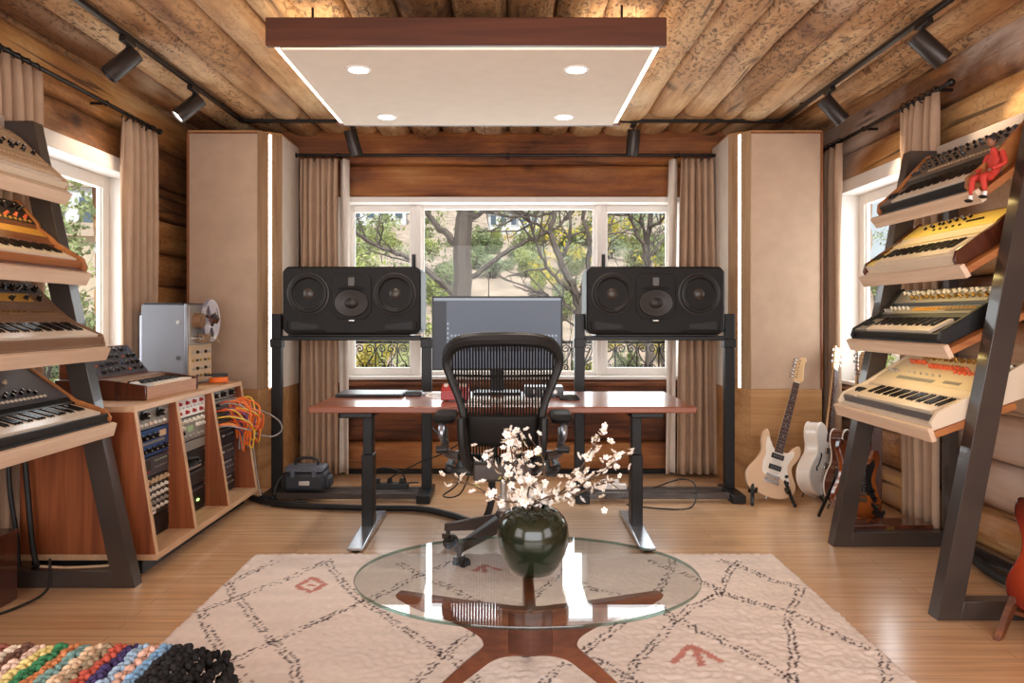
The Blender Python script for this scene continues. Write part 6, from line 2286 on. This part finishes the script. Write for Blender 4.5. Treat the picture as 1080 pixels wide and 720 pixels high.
def solid_guitar(label, loc, rot, body_m, guard_m, nm, fm, pick='bar', sc=1.0, ptype='offset'):
    """local: face towards -y, z up the neck, base at z=0"""
    t = thing('electric_guitar', label, 'guitar', loc, rot)
    t.scale = (sc, sc, sc)
    if ptype == 'offset':
        o_ = outline([(0, .0), (.09, .012), (.155, .06), (.165, .12), (.125, .19), (.112, .235), (.135, .29), (.145, .345), (.125, .385), (.095, .37), (.065, .325), (.03, .315), (-.03, .325), (-.058, .35), (-.085, .41), (-.11, .435), (-.128, .41), (-.128, .35), (-.112, .285), (-.13, .22), (-.165, .145), (-.165, .085), (-.12, .02)])
    else:
        o_ = outline([(0, .0), (.09, .008), (.15, .05), (.162, .11), (.13, .18), (.115, .235), (.125, .29), (.142, .35), (.13, .40), (.105, .405), (.075, .34), (.035, .315), (-.03, .32), (-.065, .36), (-.11, .425), (-.14, .42), (-.145, .36), (-.12, .29), (-.115, .235), (-.135, .18), (-.162, .11), (-.15, .05), (-.09, .008)])
    part('body', MB().prism(o_, 0, .042, 'y'), body_m, t, bevel=.008, label=None)
    g = outline([(-.07, .15), (-.02, .135), (.06, .14), (.105, .10), (.12, .12), (.085, .20), (.08, .25), (.10, .31), (.09, .345), (.06, .315), (.03, .30), (-.03, .315), (-.07, .365), (-.095, .385), (-.095, .33), (-.08, .27), (-.085, .21)], 5)
    pg = part('pickguard', MB().prism(g, -.004, .0005, 'y'), guard_m, t)
    for z in (.20, .275) if pick != 'three' else (.17, .225, .285):
        b = part('pickup', MB().box((-.042, -.011, z - .017), (.042, -.003, z + .017)), M['black_plastic'] if pick != 'three' else M['binding'], pg, bevel=.003)
        pp = MB()
        for k in range(6):
            pp.cyl((-.028 + k * .0112, -.0125, z), (-.028 + k * .0112, -.011, z), .003, n=8)
        part('pole_pieces', pp, M['steel'], b)
    part('bridge', MB().box((-.045, -.014, .125), (.045, 0, .150)).box((-.05, -.009, .09), (.05, 0, .118)), M['chrome'], t, bevel=.003)
    for k, (x, z) in enumerate(((.085, .165), (.10, .125), (.115, .085))):
        part('control_knob', MB().cyl((x, -.018, z), (x, 0, z), .011, n=16), M['black_plastic'] if k < 2 else M['chrome'], t)
    part('strap_button', MB().cyl((0, .02, -.012), (0, .02, .002), .006, n=10), M['chrome'], t)
    neck(t, .30, .80, nm, fm)
    headstock(t, .805, 'six', nm)
    strings(t, .135, .81)
    return t


def hollow_guitar(label, loc, rot, side_m, top_m, nm, fm, dp=.075, sc=1.0, fholes=True):
    t = thing('hollow_body_guitar', label, 'guitar', loc, rot)
    t.scale = (sc, sc, sc)
    o_ = outline([(0, 0), (.10, .010), (.175, .06), (.195, .13), (.165, .20), (.125, .255), (.125, .31), (.155, .365), (.16, .42), (.13, .455), (.09, .43), (.05, .40), (0, .41), (-.06, .455), (-.12, .465), (-.155, .43), (-.155, .375), (-.128, .31), (-.128, .255), (-.165, .20), (-.195, .13), (-.175, .06), (-.10, .010)])
    part('sides', MB().prism(o_, .004, dp, 'y'), side_m, t, bevel=.004)
    tp = part('top_plate', MB().prism([(x * .985, (z - .22) * .985 + .22) for x, z in o_], -.004, .004, 'y'), top_m, t, bevel=.003)
    for yy in (.002, dp - .004):
        part('binding', MB().tube([(x * 1.003, yy, (z - .22) * 1.003 + .22) for x, z in o_[::2]], .0042, 6, closed=True), M['binding'], t)
    if fholes:
        for s in (-1, 1):
            part('sound_hole', MB().tube(crom([(s * .085, -.0045, .27), (s * .075, -.0045, .255), (s * .085, -.0045, .225), (s * .10, -.0045, .19), (s * .12, -.0045, .165), (s * .108, -.0045, .15)], 5), .006, 5), M['rubber'], tp)
    for z in (.20, .30):
        part('pickup', MB().box((-.04, -.016, z - .02), (.04, -.003, z + .02)), M['chrome'], tp, bevel=.003)
    part('bridge', MB().box((-.05, -.022, .135), (.05, -.004, .15)), M['chrome'], t, bevel=.002)
    part('tailpiece', MB().prism([(-.02, .01), (.02, .01), (.04, .09), (-.04, .09)], -.012, -.006, 'y'), M['chrome'], t)
    for x, z in ((.12, .10), (.15, .13), (.10, .06), (.14, .085)):
        part('control_knob', MB().cyl((x, -.02, z), (x, -.003, z), .010, n=14), M['brass'], t)
    part('heel', MB().box((-.026, .016, .37), (.026, .055, .43)), nm, t, bevel=.006)
    neck(t, .36, .86, nm, fm)
    headstock(t, .865, 'three', nm)
    strings(t, .14, .87, y=-.02)
    return t


def guitar_stand(label, loc, rz):
    t = thing('guitar_stand', label, 'guitar stand', loc, (0, 0, rz), 'folding guitar stands')
    for s in (-1, 1):
        part('leg', MB().tube(crom([(s * .13, -.14, .011), (s * .12, -.09, .05), (s * .105, -.02, .12), (s * .06, .07, .20), (s * .03, .10, .30)], 5), .011, 8), M['black_metal'], t)
        part('rear_leg', MB().tube([(s * .03, .10, .30), (s * .09, .20, .011)], .010, 8), M['black_metal'], t)
        part('cradle', MB().tube(crom([(s * .10, .02, .10), (s * .10, -.06, .075), (s * .10, -.10, .085), (s * .10, -.115, .11)], 4), .009, 8), M['rubber'], t)
        part('foot_cap', MB().ball((s * .13, -.14, .013), .013, 8), M['rubber'], t)
    part('yoke', MB().tube([(-.03, .10, .30), (.03, .10, .30)], .012, 8), M['black_metal'], t)
    return t


# offset guitar facing the room, leaning to the side
guitar_stand('black guitar stand holding the cream offset guitar', (1.70, 4.84, 0), R(-8))
solid_guitar('cream offset electric guitar with white pickguard on a stand by the corner panel', (1.675, 4.80, .04), Euler((R(-14), R(18), R(-6))), M['guitar_cream'], M['pickguard'], M['maple'], M['rosewood'], sc=.98)
# white hollow body seen from its side
hollow_guitar('white hollow-body guitar standing edge-on behind the cream offset guitar', (2.05, 4.84, .03), Euler((R(-4), R(19), R(38))), M['guitar_white'], M['guitar_white'], M['maple'], M['rosewood'], dp=.09)
guitar_stand('low black stand under the white hollow-body guitar', (2.05, 4.88, 0), R(38)).scale = (.5, .5, .5)
hollow_guitar('sunburst archtop guitar with pale binding beside the rack leg', (2.10, 4.54, .03), Euler((R(-4), R(15), R(38))), M['mahogany'], M['sunburst'], M['maple'], M['rosewood'], dp=.085)
guitar_stand('low black stand under the sunburst archtop', (2.09, 4.58, 0), R(38)).scale = (.5, .5, .5)
solid_guitar('sunburst electric guitar standing behind the rack frame', (1.99, 4.22, .06), Euler((R(-12), R(13), R(14))), M['sunburst'], M['rubber'], M['maple'], M['maple'], ptype='double')
guitar_stand('black stand under the sunburst electric guitar behind the rack frame', (1.99, 4.26, 0), R(14))
single('leaning_board', MB().box((-.03, -.012, 0), (.03, .012, 1.0)), M['mahogany'], 'dark reddish board leaning upright behind the sunburst electric guitar', 'board', (2.16, 4.36, .0), (R(-5), R(2), R(-10)), bevel=.004)
# wooden pedal box and dark board on the floor behind the rack
t = thing('effects_case', 'flat dark wooden case lying on the floor under the rack', 'case', (2.05, 4.02, 0))
part('body', MB().box((-.26, -.075, .0), (.2, .06, .07)), M['mahogany'], t, bevel=.004)
part('lid', MB().box((-.27, -.08, .071), (.21, .065, .095)), M['mahogany'], t, bevel=.004)
part('clasp', MB().box((-.04, -.086, .05), (0, -.079, .09)), M['brass'], t)
single('black_cable_sleeve', MB().tube(crom([(2.30, 3.82, .03), (2.26, 3.60, .03), (2.22, 3.40, .03), (2.22, 3.2, .03), (2.26, 2.9, .03)], 7), .024, 8), M['rubber'], 'thick black cable sleeve along the log wall behind the rack', 'cable')
# guitar at the picture edge
solid_guitar('dark red sunburst guitar standing on the floor by the rack foot, partly out of view', (1.98, 2.70, .09), Euler((R(-12), R(-2), R(-58))), M['sunburst_red'], M['rubber'], M['mahogany'], M['rosewood'], ptype='double')
t = thing('guitar_stand', 'wooden guitar stand under the dark red sunburst guitar', 'guitar stand', (1.98, 2.74, 0), (0, 0, R(-58)))
for s in (-1, 1):
    part('leg', MB().prism([(-.14, 0), (-.10, 0), (.05, .14), (.02, .17)], s * .10 - .012, s * .10 + .012, 'x'), M['walnut'], t, bevel=.003)
    part('rear_leg', MB().prism([(.02, .17), (.05, .14), (.16, 0), (.12, 0)], s * .10 - .012, s * .10 + .012, 'x'), M['walnut'], t, bevel=.003)
part('rail', MB().box((-.11, -.02, .075), (.11, .01, .09)), M['walnut'], t)

# ================================================================== UNDER THE OTHER RACK
t = thing('floor_speaker_box', 'small reddish wooden box with a metal corner on the floor by the rack', 'box', (-2.22, 3.02, 0))
part('body', MB().box((-.12, -.10, 0), (.12, .14, .28)), M['mahogany'], t, bevel=.004)
part('lid', MB().box((-.125, -.105, .281), (.125, .145, .30)), M['mahogany'], t, bevel=.003)
part('corner_plate', MB().box((.085, -.112, .0), (.127, -.1005, .06)), M['silver'], t)
cable('power_cable', 'black cords hanging down the log wall behind the synth rack', [(-2.20, 3.40, 1.6), (-2.2, 3.38, 1.2), (-2.22, 3.37, .8), (-2.20, 3.38, .4), (-2.16, 3.37, .1), (-2.1, 3.37, .012), (-2.0, 3.38, .012)], .012, M['rubber'])
cable('power_cable', 'second black cord hanging beside the cabinet end', [(-2.28, 3.40, 1.3), (-2.26, 3.38, .9), (-2.28, 3.37, .5), (-2.25, 3.38, .2), (-2.22, 3.36, .03), (-2.1, 3.30, .1)], .010, M['rubber'])
cable('power_cable', 'beige cord lying along the bottom rail of the rack', [(-2.20, 3.37, .02), (-2.16, 3.365, .07), (-2.10, 3.31, .088), (-1.98, 3.31, .083), (-1.86, 3.32, .084), (-1.80, 3.34, .083)], .006, M['beige_panel'])
cable('power_cable', 'black cord curling on the floor beside the reddish box', [(-2.0, 3.22, .15), (-1.96, 3.14, .05), (-2.02, 3.05, .01), (-2.12, 2.88, .01), (-2.3, 2.8, .01)], .006, M['rubber'])

# ================================================================== FOOTSTOOL WITH KNITTED BLANKET
BZ = .46
fx0, fx1, fy0, fy1 = -1.75, -.625, 1.02, 1.66
t = thing('footstool', 'upholstered footstool under the striped knitted blanket', 'footstool', ((fx0 + fx1) / 2, (fy0 + fy1) / 2, 0))
hx, hy = (fx1 - fx0) / 2 - .05, (fy1 - fy0) / 2 - .045
part('cushion', MB().box((-hx, -hy, .13), (hx, hy, BZ - .02)), M['fabric_tan'], t, bevel=.05)
for a in (-1, 1):
    for b in (-1, 1):
        part('leg', MB().cyl((a * (hx - .06), b * (hy - .06), 0), (a * (hx - .06), b * (hy - .06), .14), .018, .026, 12), M['walnut'], t)
STR = ['#3a7a4a', '#d2b48a', '#c24a3a', '#7fa0a8', '#e0cbb0', '#c9b08a', '#5a4a78', '#d9922f', '#b5503f', '#e2cdb2', '#c98f72', '#8a4a3a', '#e6d5bd', '#6e4a3a', '#d8b7a0', '#e2cd72', '#2f7f4f', '#c97a3a', '#6f9a94', '#d9b890', '#a08a6a', '#c64a2f', '#43366a', '#8fb0cc', '#d6a58e', '#6fa0c8', '#2c2a2a', '#2a2828', '#262424', '#232121', '#222020']
kb_v, kb_f, kb_c = MB(), [], []
rnd = random.Random(9)
ncol = 44
for i in range(ncol):
    x = fx0 + .0 + (fx1 - fx0) * (i + .5) / ncol
    w = (fx1 - fx0) / ncol
    nst = 32
    for j in range(nst + 7):
        if j < nst:
            y, z = fy0 + (fy1 - fy0) * (j + .5) / nst, BZ + .004 - .035 * max(0, (x - fx1 + .10) / .10) ** 2
            tilt = 0
        else:
            y, z = fy1 + .008, BZ - .02 - .03 * (j - nst)
        jit = .12 * (1 if j % 2 else -1)
        for s in (-1, 1):
            c0 = len(kb_v.v)
            K = Matrix.Translation((x + s * w * .25 + rnd.gauss(0, .002), y + rnd.gauss(0, .002), z + rnd.gauss(0, .002))) @ Matrix.Rotation(s * .6, 4, 'Z')
            kb_v.ball((0, 0, 0), w * .42, 7, 0, K, (.72, 1.15, .8) if j < nst else (.72, .7, 1.15))
            col = C(STR[len(STR) - 1 - (ncol - 1 - i) % len(STR)])
            tnt = rnd.uniform(.82, 1.15)
            gm = (col[0] + col[1] + col[2]) / 3
            col = [c_ * .8 + gm * .2 for c_ in col[:3]]
            kb_c += [min(1, col[0] * tnt), min(1, col[1] * tnt), min(1, col[2] * tnt), 1.0] * (len(kb_v.v) - c0)
for j in range(33):
    for k in range(9):
        c0 = len(kb_v.v)
        kb_v.ball((fx1 + .006 + rnd.gauss(0, .004), fy0 + (fy1 - fy0) * (j + .5) / 33, BZ - .045 - .026 * k), .014, 7, 0, None, (.8, .8, 1.2))
        v_ = .022 * rnd.uniform(.7, 1.2)
        kb_c += [v_, v_ * .95, v_ * .93, 1.0] * (len(kb_v.v) - c0)
me = kb_v.mesh('knitted_blanket', attr_mat('knit_wool', bump=.6, bscale=180), 80)
ca = me.color_attributes.new('col', 'FLOAT_COLOR', 'POINT')
ca.data.foreach_set('color', kb_c)
o = link('knitted_blanket', me)
o['label'] = 'chunky knitted blanket with many coloured stripes and a black end'
o['category'] = 'blanket'
